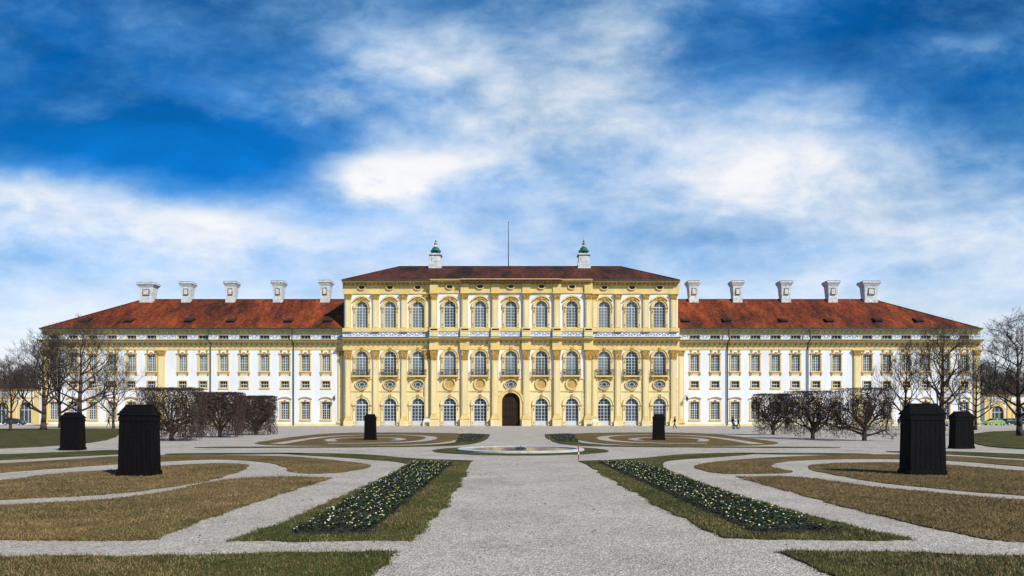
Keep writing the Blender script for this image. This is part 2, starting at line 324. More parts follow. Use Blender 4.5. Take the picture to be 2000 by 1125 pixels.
bed([(1690,882),(1850,881),(2000,888),(2250,895),(2250,908),(2000,897),(1850,887)],'greengrass')
def mir(p): return [(2020-a,b) for a,b in p]
for f in (lambda p:p, mir):
    bed(f([(470,869),(560,855),(640,846),(760,844.5),(890,846),(915,849),(890,861),(820,869),(660,872)]),'drygrass')
    ribbon(f([(540,868),(600,858),(640,853),(720,849),(800,850),(850,854),(830,862),(760,866),(640,867)]),.9)
    ribbon(f([(650,863),(640,859),(680,855),(760,855),(790,858),(770,861)]),.7)
    bed(f([(893,845.5),(957,848.5),(957,848.5),(952,858),(928,868),(860,873),(380,876),(380,873),(700,872.5),(870,869),(910,858)]),'greengrass')
    bed(f([(600,884.5),(600,887),(320,889),(320,886)]),'greengrass')
bed([(-500,837),(243,838),(243,838),(215,864),(0,878),(-500,892)],'greengrass',z=.05)
bed([(1890,838),(2600,836),(2600,890),(2000,880),(1890,868)],'greengrass',z=.05)
FX,FY=.42,33.4
bed([(FX+4.3*math.cos(i*math.pi/12),FY+4.6*math.sin(i*math.pi/12)) for i in range(24)],'greengrass',px=False)
fo=empty('fountain',(FX,FY,.0),'low round pale stone fountain basin set in gravel','fountain')
mb=MB(); mb.lathe(FX,FY,[(2.75,.03),(2.75,.10),(2.78,.115),(3.05,.115),(3.1,.10),(3.1,.02)],56,0,False); mb.obj('basin_rim',['basin'],(FX,FY,0),fo)
mb=MB(); mb.lathe(FX,FY,[(2.76,.03),(2.76,.07),(.01,.07)],48,0,False); mb.obj('water',['water'],(FX,FY,0),fo)
mb=MB(); 
for i in range(7):
    a=i*.9; mb.lathe(FX+.2*math.cos(a),FY+.16*math.sin(a),[(.10,.06),(.08,.10+.03*(i%3)),(.03,.14+.03*(i%2))],7)
mb.lathe(FX,FY,[(.04,.06),(.03,.22)],8); mb.obj('spout',['iron'],(FX,FY,0),fo)
# ---------------------------------------------------------------- flowers
def flowers(quad,rows,step,name='pansies',bloom=1.0):
    a,b,c,d_=[Vector(G(*q)) for q in quad]
    soil=MB(); K_=40
    lft=[a.lerp(d_,i/K_) for i in range(K_+1)]; rgt=[b.lerp(c,i/K_) for i in range(K_+1)]
    vs=[]
    for i in range(K_+1):
        vs.append((lft[i].x+R.uniform(-.05,.05),lft[i].y,.028)); vs.append((rgt[i].x+R.uniform(-.05,.05),rgt[i].y,.028))
    soil.add(vs,[(2*i,2*i+2,2*i+3,2*i+1) for i in range(K_)]); so_=soil.obj('flower_bed',['soil']); tag(so_,kind='structure')
    mb=MB(); ln=(d_-a).length
    for r in range(rows):
        t=(r+.5)/rows
        s=0
        while s<.985:
            s+=step/ln*R.uniform(.85,1.15)
            p=(a.lerp(b,t)).lerp(d_.lerp(c,t),s); x,y=p.x+R.uniform(-.035,.035),p.y+R.uniform(-.04,.04)
            if R.random()<.05: continue
            k=R.uniform(.65,1.15)
            for i in range(13):
                an=R.uniform(0,6.28); rr=R.uniform(.01,.11)*k; l=R.uniform(.025,.045)*k; h=R.uniform(.02,.08)*k
                cx,cy=x+rr*math.cos(an),y+rr*math.sin(an); u=(math.cos(an)*l,math.sin(an)*l); v=(-math.sin(an)*l*.5,math.cos(an)*l*.5)
                zt=.03+h; mb.add([(cx-u[0],cy-u[1],zt-.02),(cx+v[0],cy+v[1],zt),(cx+u[0],cy+u[1],zt-.01+R.uniform(-.01,.03)),(cx-v[0],cy-v[1],zt)],[(0,1,2,3)],0)
            for i in range(R.choice((0,1,1,2,2)) if R.random()<bloom else 0):
                an=R.uniform(0,6.28); rr=R.uniform(0,.08); cx,cy,cz=x+rr*math.cos(an),y+rr*math.sin(an),.028+R.uniform(.05,.09); q=R.uniform(.010,.017)
                mi=1 if R.random()<.5 else 2
                tilt=R.uniform(-.3,.7)
                mb.add([(cx+q*math.cos(k2*1.257),cy+q*math.sin(k2*1.257)*.7,cz+q*math.sin(k2*1.257)*tilt) for k2 in range(5)],[(0,1,2,3,4)],mi)
    o=mb.obj(name,['leaf','fwhite','fyellow']); tag(o,'rows of white and yellow pansies in dark soil','flowers',kind='stuff')
QL=[(803,905),(886,905),(722,1045),(565,1047)]; QR=[(1168,904),(1248,905),(1635,1041),(1480,1046)]
flowers(QL,7,.155)
flowers(QR,7,.155)
flowers([(900,847.5),(950,849.5),(930,863),(890,863)],6,.5,bloom=.5)
flowers([(1120,847.5),(1070,849.5),(1090,863),(1130,863)],6,.5,bloom=.5)
# ---------------------------------------------------------------- grass blades + pebbles
def inpoly(P,pl):
    x,y=P[:,0],P[:,1]; ins=np.zeros(len(P),bool); pl=np.array(pl); j=len(pl)-1
    for i in range(len(pl)):
        xi,yi=pl[i];xj,yj=pl[j]
        if yi!=yj:
            c=((yi>y)!=(yj>y))&(x<(xj-xi)*(y-yi)/(yj-yi)+xi); ins^=c
        j=i
    return ins
rng=np.random.default_rng(3)
def npmesh(name,V,nf,k,mats,mi,label,cat):
    me=bpy.data.meshes.new(name); me.vertices.add(len(V)); me.vertices.foreach_set('co',V.astype(np.float32).ravel())
    F_=nf; me.loops.add(len(F_)*k); me.loops.foreach_set('vertex_index',F_.astype(np.int32).ravel())
    me.polygons.add(len(F_)); me.polygons.foreach_set('loop_start',np.arange(0,len(F_)*k,k,dtype=np.int32))
    try: me.polygons.foreach_set('loop_total',np.full(len(F_),k,dtype=np.int32))
    except Exception: pass
    for q in mats: me.materials.append(M[q])
    me.polygons.foreach_set('material_index',mi.astype(np.int32)); me.update(calc_edges=True); me.validate()
    o=bpy.data.objects.new(name,me); col.objects.link(o); tag(o,label,cat,kind='stuff'); return o
pts=[];kd=[]
for pl,rec in polys:
    a=np.array(pl); lo=a.min(0);hi=a.max(0); lo[1]=max(lo[1],5.5); hi[1]=min(hi[1],24)
    lo[0]=max(lo[0],-16);hi[0]=min(hi[0],16)
    if hi[1]<=lo[1]: continue
    area=(hi[0]-lo[0])*(hi[1]-lo[1]); N=int(area*1700)
    P=rng.uniform(lo,hi,(N,2)); keep=rng.random(N)<np.clip((9/P[:,1])**2,0,1); P=P[keep]
    P=P[np.abs(P[:,0])<P[:,1]*.80+.5]
    P=P[inpoly(P,pl)]
    pr={'green':.3,'mix':.5,'dry':.9}[rec]
    ph=np.sin(P[:,0]*1.3+1)*np.sin(P[:,1]*1.1)+np.sin(P[:,0]*.5+P[:,1]*.7)
    kk=(rng.random(len(P))<np.clip(pr+.22*ph,0,1)).astype(int)
    E=a[(a[:,1]>6)&(a[:,1]<20)&(np.abs(a[:,0])<15)]
    if len(E):
        S=np.repeat(E,5,axis=0)+rng.normal(0,.035,(len(E)*5,2)); P=np.concatenate([P,S]); kk=np.concatenate([kk,(rng.random(len(S))<pr*.7).astype(int)])
    pts.append(P); kd.append(kk)
P=np.concatenate(pts);K=np.concatenate(kd); N=len(P)
def quadw(q): return [G(*p) for p in q]
soilm=inpoly(P,quadw(QL))|inpoly(P,quadw(QR))
P=P[~soilm];K=K[~soilm];N=len(P)
an=rng.uniform(0,6.28,N); h=rng.uniform(.012,.04,N); wd=rng.uniform(.003,.006,N)*(1+P[:,1]/12)
lean=rng.normal(0,.02,(N,2))
V=np.zeros((N,3,3)); V[:,0,0]=P[:,0]-np.cos(an)*wd; V[:,0,1]=P[:,1]-np.sin(an)*wd; V[:,1,0]=P[:,0]+np.cos(an)*wd; V[:,1,1]=P[:,1]+np.sin(an)*wd
V[:,0,2]=V[:,1,2]=.004; V[:,2,0]=P[:,0]+lean[:,0]; V[:,2,1]=P[:,1]+lean[:,1]; V[:,2,2]=.02+h
npmesh('grass',V.reshape(-1,3),np.arange(N*3).reshape(-1,3),3,['bladegreen','bladedry'],K,'short winter grass, part green and part dry','grass')
N=110000
P=rng.uniform((-11,6),(11,17),(N,2)); P=P[(np.abs(P[:,0])<P[:,1]*.78)&(rng.random(N)<(8/P[:,1])**2)]
ins=np.zeros(len(P),bool)
for pl,_ in polys: ins|=inpoly(P,pl)
P=P[~ins]; N=len(P); s=rng.uniform(.003,.0085,N)*rng.uniform(.8,1.3,N)
base=np.array([[1,0,0],[0,1,0],[-1,0,0],[0,-1,0],[0,0,.8]]); ang=rng.uniform(0,6.28,N); ca,sa=np.cos(ang),np.sin(ang)
V=np.zeros((N,5,3)); asp=rng.uniform(.6,1.2,N)
for i in range(5):
    bx=base[i,0]*s;by=base[i,1]*s*asp; V[:,i,0]=P[:,0]+bx*ca-by*sa; V[:,i,1]=P[:,1]+bx*sa+by*ca; V[:,i,2]=.001+base[i,2]*s
ff=np.array([[0,1,4],[1,2,4],[2,3,4],[3,0,4]]); Fc=(np.arange(N)[:,None,None]*5+ff[None]).reshape(-1,3)
npmesh('gravel',V.reshape(-1,3),Fc,3,['pebble'],np.zeros(len(Fc)),'loose light grey and beige pebbles on the path','gravel')
lm=MB()
for i in range(170):
    y=R.uniform(6.5,24); x=R.uniform(-.75,.75)*y; l=R.uniform(.015,.04); an=R.uniform(0,6.28); c,s_=math.cos(an)*l,math.sin(an)*l
    lm.add([(x-c,y-s_,.026),(x+s_*.5,y-c*.5,.034),(x+c,y+s_,.03),(x-s_*.5,y+c*.5,.045)],[(0,1,2,3)],0)
o=lm.obj('fallen_leaves',['deadleaf']); tag(o,'scattered small brown dead leaves on gravel and grass','leaves',kind='stuff')
# ---------------------------------------------------------------- palace
Yw,Yc,Ym=135.0,133.6,132.9
PO=(-.2,144,0)
pal=empty('palace',PO,'long yellow and white baroque palace with red tile roofs','palace')
XL,XR=X(672,Yc),X(1324,Yc); XM1,XM2=X(841,Ym),X(1156,Ym); WL,WR=X(84,Yw),X(1912,Yw)
def arch(w_,z0,zt,k=14,gx=0,t=0.0,bot=None):
    r=w_/2; zs=zt-r; p=[(-r-t,z0 if bot is None else bot)]
    for i in range(k+1):
        a=math.pi-math.pi*i/k; p.append(((r+t)*math.cos(a),zs+(r+t)*math.sin(a)))
    p.append((r+t,z0 if bot is None else bot)); return p
def archh(x,w_,zt): r=w_/2; return zt-r+math.sqrt(max(0,r*r-x*x))
def win_arched(name,w_,h,cols,rows,gl,surround='yellow',t=.56,crown=False,door=False):
    bt=.034
    mb=MB(); a=arch(w_,0,h); mb.add([(x,.38,z) for x,z in a],[tuple(range(len(a)))],0)
    ai=arch(w_-.2,.0,h-.1); mb.strip(ai,a,.28,.37,1)
    for i in range(1,cols):
        x=-w_/2+w_*i/cols; q=bt if i!=cols/2 else .06; mb.box(x-q,x+q,.29,.36,.05,archh(x,w_,h)-.05,1)
    for j in range(1,rows):
        z=h*j/rows; hw=w_/2 if z<h-w_/2 else math.sqrt(max(0,(w_/2)**2-(z-(h-w_/2))**2))
        tk=bt
        if abs(z-(h-w_/2))<h/rows/2: tk=.09
        mb.box(-hw,hw,.302,.348,z-tk,z+tk,1)
    if door:
        mb.box(-w_/2+.1,w_/2-.1,.26,.34,0.05,.9,1)
        mb.box(-w_/2+.1,w_/2-.1,.24,.34,h-w_/2-.15,h-w_/2+.12,1)
    o=mb.obj(name,[gl,'bar'],local=True)
    fr=MB(); outer=arch(w_,0,h,t=t,bot=-.0)
    fr.strip(arch(w_,0,h),outer,-.2,.34,0)
    fr.strip(arch(w_,h-w_/2+.01,h,t=t-.16,bot=h-w_/2-.1),arch(w_,h-w_/2+.01,h,t=t+.05,bot=h-w_/2-.1),-.34,-.198,0)
    fr.prism([(-.17,h-.05),(.17,h-.05),(.26,h+t+.18),(-.26,h+t+.18)],-.42,-.1,1)
    for sg in(-1,1):
        fr.box(sg*(w_/2+.02) if sg>0 else -w_/2-t-.04,w_/2+t+.04 if sg>0 else -w_/2-.02,-.3,-.1,h-w_/2-.34,h-w_/2-.1,1)
        # small stucco drops and rosettes beside the opening
        fr.prism([(sg*(w_/2+.13),h-w_/2-.9),(sg*(w_/2+.28),h-w_/2-1.25),(sg*(w_/2+.43),h-w_/2-.9),(sg*(w_/2+.28),h-w_/2-.5)],-.26,-.19,1)
        fr.prism([(sg*(w_/2+.16),.5),(sg*(w_/2+.28),.25),(sg*(w_/2+.40),.5),(sg*(w_/2+.28),.75)],-.26,-.19,1)
    if crown:
        k=10; r=w_/2+t+.12; zc=h-w_/2
        a1=[(r*1.02*math.cos(math.radians(35+110*i/k)),zc+.12+r*1.02*math.sin(math.radians(35+110*i/k))) for i in range(k+1)]
        a2=[(x*1.15,(z-zc)*1.16+zc) for x,z in a1]
        fr.strip(a1,a2,-.52,-.05,0)
        for sg in(-1,1): fr.prism([(sg*.35,h+t-.1),(sg*.85,h+t-.3),(sg*.75,h+t+.15),(sg*.4,h+t+.3)],-.42,-.12,1)
    f=fr.obj('frame',[surround,'gold'],local=True); f.parent=o; f['worg']=[0,0,0]
    return o
def win_rect(name,w_,h,cols,rows,gl,hood=None,b=.26):
    mb=MB(); mb.add([(-w_/2,.34,0),(w_/2,.34,0),(w_/2,.34,h),(-w_/2,.34,h)],[(0,1,2,3)],0)
    for i in range(cols+1):
        x=-w_/2+w_*i/cols; k=.06 if i in(0,cols) or (cols%2==0 and i==cols//2) else .028; mb.box(max(x-k,-w_/2),min(x+k,w_/2),.26,.33,0,h,1)
    for j in range(rows+1):
        z=h*j/rows; k=.06 if j in(0,rows) or j==int(rows*.66) else .028; mb.box(-w_/2,w_/2,.27,.325,max(0,z-k),min(h,z+k),1)
    o=mb.obj(name,[gl,'bar'],local=True)
    fr=MB(); hw=w_/2
    fr.box(-hw-b,-hw,-.1,.3,-.02,h,0); fr.box(hw,hw+b,-.1,.3,-.02,h,0); fr.box(-hw-b,hw+b,-.103,.3,h,h+b*.8,0)
    fr.box(-hw-b-.08,hw+b+.08,-.22,.3,-.25,-.02,0)
    if hood=='main':
        fr.box(-hw-b-.1,hw+b+.1,-.3,0,h+b*.8,h+b*.8+.14,0)
        fr.prism([(-.17,h-.02),(.17,h-.02),(.24,h+.5),(-.24,h+.5)],-.34,0,1)
        for sg in(-1,1): fr.box(sg*(hw+.12)-.13,sg*(hw+.12)+.13,-.18,0,-.8,-.252,1)
        fr.box(-hw+.1,hw-.1,-.05,0,-.75,-.252,0)
    if hood=='ground':
        k=10
        wv=[(-hw-b-.2)+(2*(hw+b+.2))*i/k for i in range(k+1)]
        a1=[(x,h+.58+.36*math.cos(x/(hw+b+.2)*math.pi/2)) for x in wv]; a2=[(x,z+.13) for x,z in a1]
        fr.strip(a1,a2,-.34,0,0)
        fr.prism([(-.15,h-.02),(.15,h-.02),(.2,h+.38),(-.2,h+.38)],-.28,0,1)
    f=fr.obj('frame',['yellow','gold','pale'],local=True); f.parent=o; f['worg']=[0,0,0]
    return o
def oval(name,rx,rz,gl,ring=.22,gold=True,cols=True,disc=False):
    mb=MB(); k=20; c=[(rx*math.cos(2*math.pi*i/k),rz*math.sin(2*math.pi*i/k)) for i in range(k)]
    mb.add([(x,-.02 if not disc else -.03,z) for x,z in c],[tuple(range(k))],0)
    if cols and not disc:
        for s_ in (.42,.76):
            c1=[(x*s_,z*s_) for x,z in c]; c2=[(x*(s_+.08),z*(s_+.08)) for x,z in c]; mb.strip(c1,c2,-.07,-.03,1,True)
        for i in range(8):
            a=i*math.pi/4+.3; mb.tube((rx*.3*math.cos(a),-.05,rz*.3*math.sin(a)),(rx*.98*math.cos(a+.25),-.05,rz*.98*math.sin(a+.25)),.03,.03,4,1)
    o=mb.obj(name,[gl,'bar'],local=True)
    fr=MB(); c2=[((rx+ring)*math.cos(2*math.pi*i/k),(rz+ring)*math.sin(2*math.pi*i/k)) for i in range(k)]
    fr.strip(c,c2,-.28,0,0,True)
    if gold:
        fr.prism([(-.25,rz+ring-.05),(.25,rz+ring-.05),(.45,rz+ring+.32),(-.45,rz+ring+.32)],-.34,0,1)
        fr.prism([(-.4,-rz-ring-.22),(.4,-rz-ring-.22),(.22,-rz-ring+.05),(-.22,-rz-ring+.05)],-.3,0,1)
    f=fr.obj('frame',['yellow','gold'],local=True); f.parent=o; f['worg']=[0,0,0]
    return o
def T(o): o.location=(0,0,0); return o
def put(t,x,y,z):
    if not t.get('used'):
        t['used']=1; place(t,(x,y,z),pal); return t
    c=copytree(t,(0,0,0)); place(c,(x,y,z),pal)
    return c
def wallgrid(mb,x0,x1,z0,z1,y,ops,zones,dep=.5,ymi=0):
    xs=sorted({x0,x1}|{a for o_ in ops for a in(o_[0],o_[1])}); zs=sorted({z0,z1}|{a for o_ in ops for a in(o_[2],o_[3])}|{z for z,_ in zones if z0<z<z1})
    def mi(z):
        r=zones[0][1]
        for zz_,m_ in zones:
            if z>=zz_: r=m_
        return r
    for i in range(len(xs)-1):
        for j in range(len(zs)-1):
            a,b,c,d_=xs[i],xs[i+1],zs[j],zs[j+1]; cx,cz=(a+b)/2,(c+d_)/2
            if any(o_[0]<cx<o_[1] and o_[2]<cz<o_[3] for o_ in ops): continue
            mb.add([(a,y,c),(b,y,c),(b,y,d_),(a,y,d_)],[(0,1,2,3)],mi(cz))
    for a,b,c,d_ in ops:
        m_=mi((c+d_)/2)
        mb.add([(a,y,c),(a,y+dep,c),(a,y+dep,d_),(a,y,d_)],[(0,1,2,3)],m_); mb.add([(b,y,c),(b,y+dep,c),(b,y+dep,d_),(b,y,d_)],[(3,2,1,0)],m_)
        mb.add([(a,y,d_),(b,y,d_),(b,y+dep,d_),(a,y+dep,d_)],[(0,1,2,3)],m_); mb.add([(a,y,c),(b,y,c),(b,y+dep,c),(a,y+dep,c)],[(3,2,1,0)],m_)
hU=Z(589)-Z(640); hM=Z(686)-Z(733); hD=Z(778)-.12
tU=T(win_arched('arched_window',2.3,hU,4,9,'glass',t=.5,crown=True))
tM=T(win_arched('balcony_window',2.4,hM,4,8,'glass',t=.52))
tD=T(win_arched('glazed_door',2.5,hD,4,8,'glassdark','pale',t=.56,door=True))
hWm=Z(693,Yw)-Z(725,Yw); hWz=Z(744.5,Yw)-Z(757,Yw); hWg=Z(785,Yw)-Z(819,Yw)
tW=T(win_rect('window',1.7,hWm,4,6,'glass','main'))
tZ=T(win_rect('mezzanine_window',1.5,hWz,3,2,'glassvdark',None,.22))
tG=T(win_rect('ground_floor_window',1.7,hWg,4,7,'glassdark','ground'))
tA=T(win_rect('attic_window',1.9,.72,3,1,'glassvdark',None,.06))
tO=T(oval('oval_window',1.12,.82,'glassvdark'))
tR=T(oval('round_medallion',.95,.95,'ochre',.3,True,False,True))
tV=T(oval('oval_vent',.62,.36,'glassvdark',.16,False,False))
mb=MB(); mb.box(-1.75,1.75,-.75,-.02,-.32,-.02,1)
for sg in(-1,1): mb.prism([(sg*1.3,-.32),(sg*1.6,-.32),(sg*1.5,-.95),(sg*1.36,-.95)][::sg],-.6,-.02,2)
for i in range(15): mb.box(-1.68+i*.24-.035,-1.68+i*.24+.035,-.72,-.66,-.02,1.02,0)
mb.box(-1.75,1.75,-.74,-.64,1.02,1.12,0); mb.box(-1.75,1.75,-.73,-.65,.02,.1,0); mb.box(-1.75,-1.68,-.64,-.02,1.02,1.12,0); mb.box(1.68,1.75,-.64,-.02,1.02,1.12,0)
tB=T(mb.obj('balcony',['iron','yellow','gold'],local=True))
sideL=[707,762,816.5]; sideR=[1180,1234,1288]; mid=[878.5,938,998,1057.5,1117]
zones=[(0,0),(Z(741),1),(Z(683),0),(Z(641),1),(Z(573),0)]
cw=MB(); ztop=Z(549)
def cbay(pxs,Y,off=0):
    ops=[]
    for p in pxs:
        x=X(p,Y)
        ops.append((x-1.15,x+1.15,Z(640),Z(640)+hU)); ops.append((x-1.2,x+1.2,Z(733),Z(733)+hM))
        if p!=998: ops.append((x-1.25,x+1.25,.12,.12+hD))
        else: ops.append((x-1.8,x+1.8,.0,Z(767)))
        put(tU,x,Y,Z(640)); put(tM,x,Y,Z(733)); put(tB,x,Y,Z(733)-.03)
        if p!=998: put(tD,x,Y,.12)
        if p not in (938,998,1057.5): put(tV,x,Y-.12,Z(562))
        if p in (878.5,938,1057.5,1117): put(tR,x,Y,Z(750))
        else: put(tO,x,Y,Z(751))
    return ops
opsM=cbay(mid,Ym); opsL=cbay(sideL,Yc); opsR=cbay(sideR,Yc)
wallgrid(cw,XM1,XM2,0,ztop,Ym,opsM,zones); wallgrid(cw,XL,XM1,0,ztop,Yc,opsL,zones); wallgrid(cw,XM2,XR,0,ztop,Yc,opsR,zones)
cw.box(XL,XR,Yc+.5,154,0,ztop-.01,0)
for a,b,y0,y1 in ((XM1,XM1,Ym,Yc),(XM2,XM2,Ym,Yc),(XL,XL,Yc,Yc+.5),(XR,XR,Yc,Yc+.5)):
    cw.add([(a,y0,0),(a,y1,0),(a,y1,ztop),(a,y0,ztop)],[(0,1,2,3)],0)
cw.obj('wall',['pale','white'],PO,pal)
wwin_L=[105,143,181,219,257,296,357,397,437,477,517,557,597,637]
wwin_R=[1357,1397,1436,1475.5,1515,1554,1594,1634,1694,1732,1770,1808,1846,1883]
for wins,xa,xb,nm in ((wwin_L,WL,XL,'l'),(wwin_R,XR,WR,'r')):
    ops=[]; mb=MB()
    for p in wins:
        x=X(p,Yw); ops+=[(x-.85,x+.85,Z(725,Yw),Z(725,Yw)+hWm),(x-.75,x+.75,Z(757,Yw),Z(757,Yw)+hWz),(x-.85,x+.85,Z(819,Yw),Z(819,Yw)+hWg),(x-.95,x+.95,Z(662,Yw),Z(662,Yw)+.72)]
        put(tW,x,Yw,Z(725,Yw)); put(tZ,x,Yw,Z(757,Yw)); put(tG,x,Yw,Z(819,Yw)); put(tA,x,Yw,Z(662,Yw))
    wallgrid(mb,xa,xb,0,Z(643,Yw),Yw,ops,[(0,0)])
    mb.box(xa,xb,Yw+.5,153,0,Z(643,Yw)-.01,0)
    e_=xa if nm=='l' else xb
    mb.add([(e_,Yw,0),(e_,Yw+.5,0),(e_,Yw+.5,Z(643,Yw)),(e_,Yw,Z(643,Yw))],[(0,1,2,3)],0)
    mb.obj('wall',['white'],PO,pal)
def cornice(mb,x0,x1,y,z0,z1,proj,mi=0,dark=None,steps=4):
    h=(z1-z0)/steps
    prof=[(y+.02,z0)]
    for i in range(steps):
        pj=proj*((i+1)/steps)**1.2; prof+=[(y-pj,z0+h*i),(y-pj,z0+h*(i+.75))]
    prof+=[(y-proj,z1),(y+.02,z1)]
    mb.exx(prof,x0,x1,mi)
tr=MB()
def brackets(mb,x0,x1,y,z0,z1,step,w_,proj,mi=1):
    k=int((x1-x0)/step); 
    for i in range(k):
        x=x0+(i+.5)*(x1-x0)/k; mb.prism([(x-w_/2,z1),(x-w_/2,z0+.1),(x,z0),(x+w_/2,z0+.1),(x+w_/2,z1)],y-proj,y,mi)
for (a,b,Y,zz1) in ((XL-.25,XM1,Yc,0),(XM1-.0,XM2+.0,Ym,1),(XM2,XR+.25,Yc,0)):
    tr.box(a,b,Y-.10,Y-.001,Z(683),Z(674),0)
    tr.box(a,b,Y-.16,Y-.001,Z(674),Z(667),3)
    brackets(tr,a,b,Y-.16,Z(673),Z(667.5),.95,.32,.3)
    cornice(tr,a,b,Y,Z(667),Z(661),1.3)
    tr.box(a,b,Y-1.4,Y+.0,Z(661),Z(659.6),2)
    tr.box(a,b,Y-.14,Y-.001,Z(659),Z(648.5),5)
    tr.box(a,b,Y-.30,Y-.001,Z(648.5),Z(641),0)
    tr.box(a,b,Y-.12,Y-.001,Z(572),Z(553.5),0)
    tr.box(a,b,Y-.22,Y-.001,Z(574),Z(571),0)
    brackets(tr,a,b,Y-.12,Z(558),Z(553.5),.8,.3,.45)
    cornice(tr,a,b,Y,Z(553.5),Z(549),1.35)
xa,xb=X(901,Ym),X(1094,Ym); cornice(tr,xa,xb,Ym-.4,Z(553.5),Z(548.6),1.15); tr.box(xa,xb,Ym-.4,Ym-.1,Z(574),Z(553.5),0); brackets(tr,xa,xb,Ym-.4,Z(558),Z(553.5),.8,.3,.45)
for p in mid[1:4]: put(tV,X(p,Ym),Ym-.42,Z(562))
def scroll(mb,x0,x1,y,z0,z1,mi=4):
    zc=(z0+z1)/2; r=(z1-z0)*.34; st=r*2.5; k=max(1,int((x1-x0)/st))
    for i in range(k):
        x=x0+(i+.5)*(x1-x0)/k; sg=1 if i%2 else -1; pr=None
        for j in range(9):
            a=j/8*1.55*math.pi*sg+ (0 if sg>0 else math.pi); rr=r*(1-.5*j/8); p=(x+rr*math.cos(a),y-.04,zc+rr*math.sin(a))
            if pr: mb.tube(pr,p,.045,.045,3,mi)
            pr=p
        mb.tube((x-r,y-.04,zc),(x-st*.72,y-.04,zc-sg*r*.8),.04,.04,3,mi)
sc=MB()
for (a,b,Y) in ((XL,XM1,Yc-.14),(XM1,XM2,Ym-.14),(XM2,XR,Yc-.14)): scroll(sc,a+.3,b-.3,Y,Z(658.5),Z(649),0)
PM=['yellow','gold','pale','gutter']
def pilaster(pl,x,Y,w_,zb,zt,caph,proj=.38,ped=None,mi=0):
    pl.box(x-w_/2,x+w_/2,Y-proj,Y-.001,zb+.5,zt-caph,mi)
    pl.box(x-w_/2-.12,x+w_/2+.12,Y-proj-.1,Y-.001,zb+.2,zb+.5,mi); pl.box(x-w_/2-.2,x+w_/2+.2,Y-proj-.17,Y-.001,zb,zb+.2,mi)
    # raised paler panel on the shaft
    pl.box(x-w_/2+.2,x+w_/2-.2,Y-proj-.05,Y-proj-.001,zb+.85,zt-caph-.35,2)
    z0=zt-caph
    pl.box(x-w_/2-.05,x+w_/2+.05,Y-proj-.06,Y-.001,z0,z0+.1,1)
    pl.frus(x,Y-proj/2,z0+.1,zt-.18,w_*.96,proj+.04,w_+.42,proj+.42,1)
    for sg in(-1,1):
        pl.lathe(x+sg*(w_/2+.02),Y-proj-.08,[(.02,zt-.5),(.2,zt-.4),(.2,zt-.28),(.02,zt-.2)],8,1)
        pl.frus(x+sg*w_*.25,Y-proj-.05,z0+.15,z0+caph*.55,w_*.3,.1,w_*.4,.22,1)
    pl.box(x-w_/2-.3,x+w_/2+.3,Y-proj-.32,Y-.001,zt-.18,zt,mi)
for p in (680.5,734.5,789.5,835,1162,1207,1261,1315.5):
    x=X(p,Yc); wd=1.1
    pl=MB(); pilaster(pl,x,Yc,wd,Z(648.5),Z(574),1.15); pl.obj('pilaster',PM,(x,Yc,Z(648.5)),pal)
    pl=MB(); pilaster(pl,x,Yc,wd,.95,Z(683),1.9); pl.box(x-wd/2-.3,x+wd/2+.3,Yc-.6,Yc-.13,0,.95,2); pl.obj('pilaster',PM,(x,Yc,0),pal)
for p in (848,908,967.5,1028,1087.5,1149):
    x=X(p,Ym)
    pr=.58 if 900<p<1095 else .45
    pl=MB(); pilaster(pl,x,Ym,1.15,Z(648.5),Z(574),1.25,pr); pl.box(x-.8,x+.8,Ym-pr-.05,Ym-.1,Z(574)+.002,Z(556),0); pl.obj('pilaster',PM,(x,Ym,Z(648.5)),pal)
    pl=MB(); pilaster(pl,x,Ym,1.2,1.5,Z(683),2.1,pr)
    pl.box(x-.9,x+.9,Ym-pr-.35,Ym-.001,0,1.3,2); pl.box(x-1.0,x+1.0,Ym-pr-.43,Ym-.001,1.3,1.5,0)
    pl.box(x-.9,x+.9,Ym-pr-.1,Ym-.1,Z(683),Z(667.2),0); cornice(pl,x-.95,x+.95,Ym-pr+.3,Z(667),Z(661.2),1.25)
    pl.box(x-.85,x+.85,Ym-pr-.1,Ym-.14,Z(659),Z(641.3),2)
    pl.obj('pilaster',PM,(x,Ym,0),pal)
for (a,b,Y,pxs) in ((XL,XM1,Yc,sideL),(XM1,XM2,Ym,mid),(XM2,XR,Yc,sideR)):
    xs=[a]+[X(p,Y) for p in pxs]+[b]
    for i in range(len(xs)-1):
        l_=xs[i]+(1.95 if i>0 else 0); r_=xs[i+1]-(1.95 if i<len(xs)-2 else 0)
        if pxs is mid and abs(pxs[min(i,4)]-998)<1 : r_-=.65
        if pxs is mid and i>0 and abs(pxs[i-1]-998)<1: l_+=.65
        for k in range(7):
            z=1.0+k*.78; tr.box(l_,r_,Y-.07,Y-.001,z,z+.68,3)
    tr.box(a,b,Y-.14,Y-.002,Z(765),Z(763),0)
    tr.box(a,b,Y-.14,Y-.002,Z(741),Z(738.5),0)
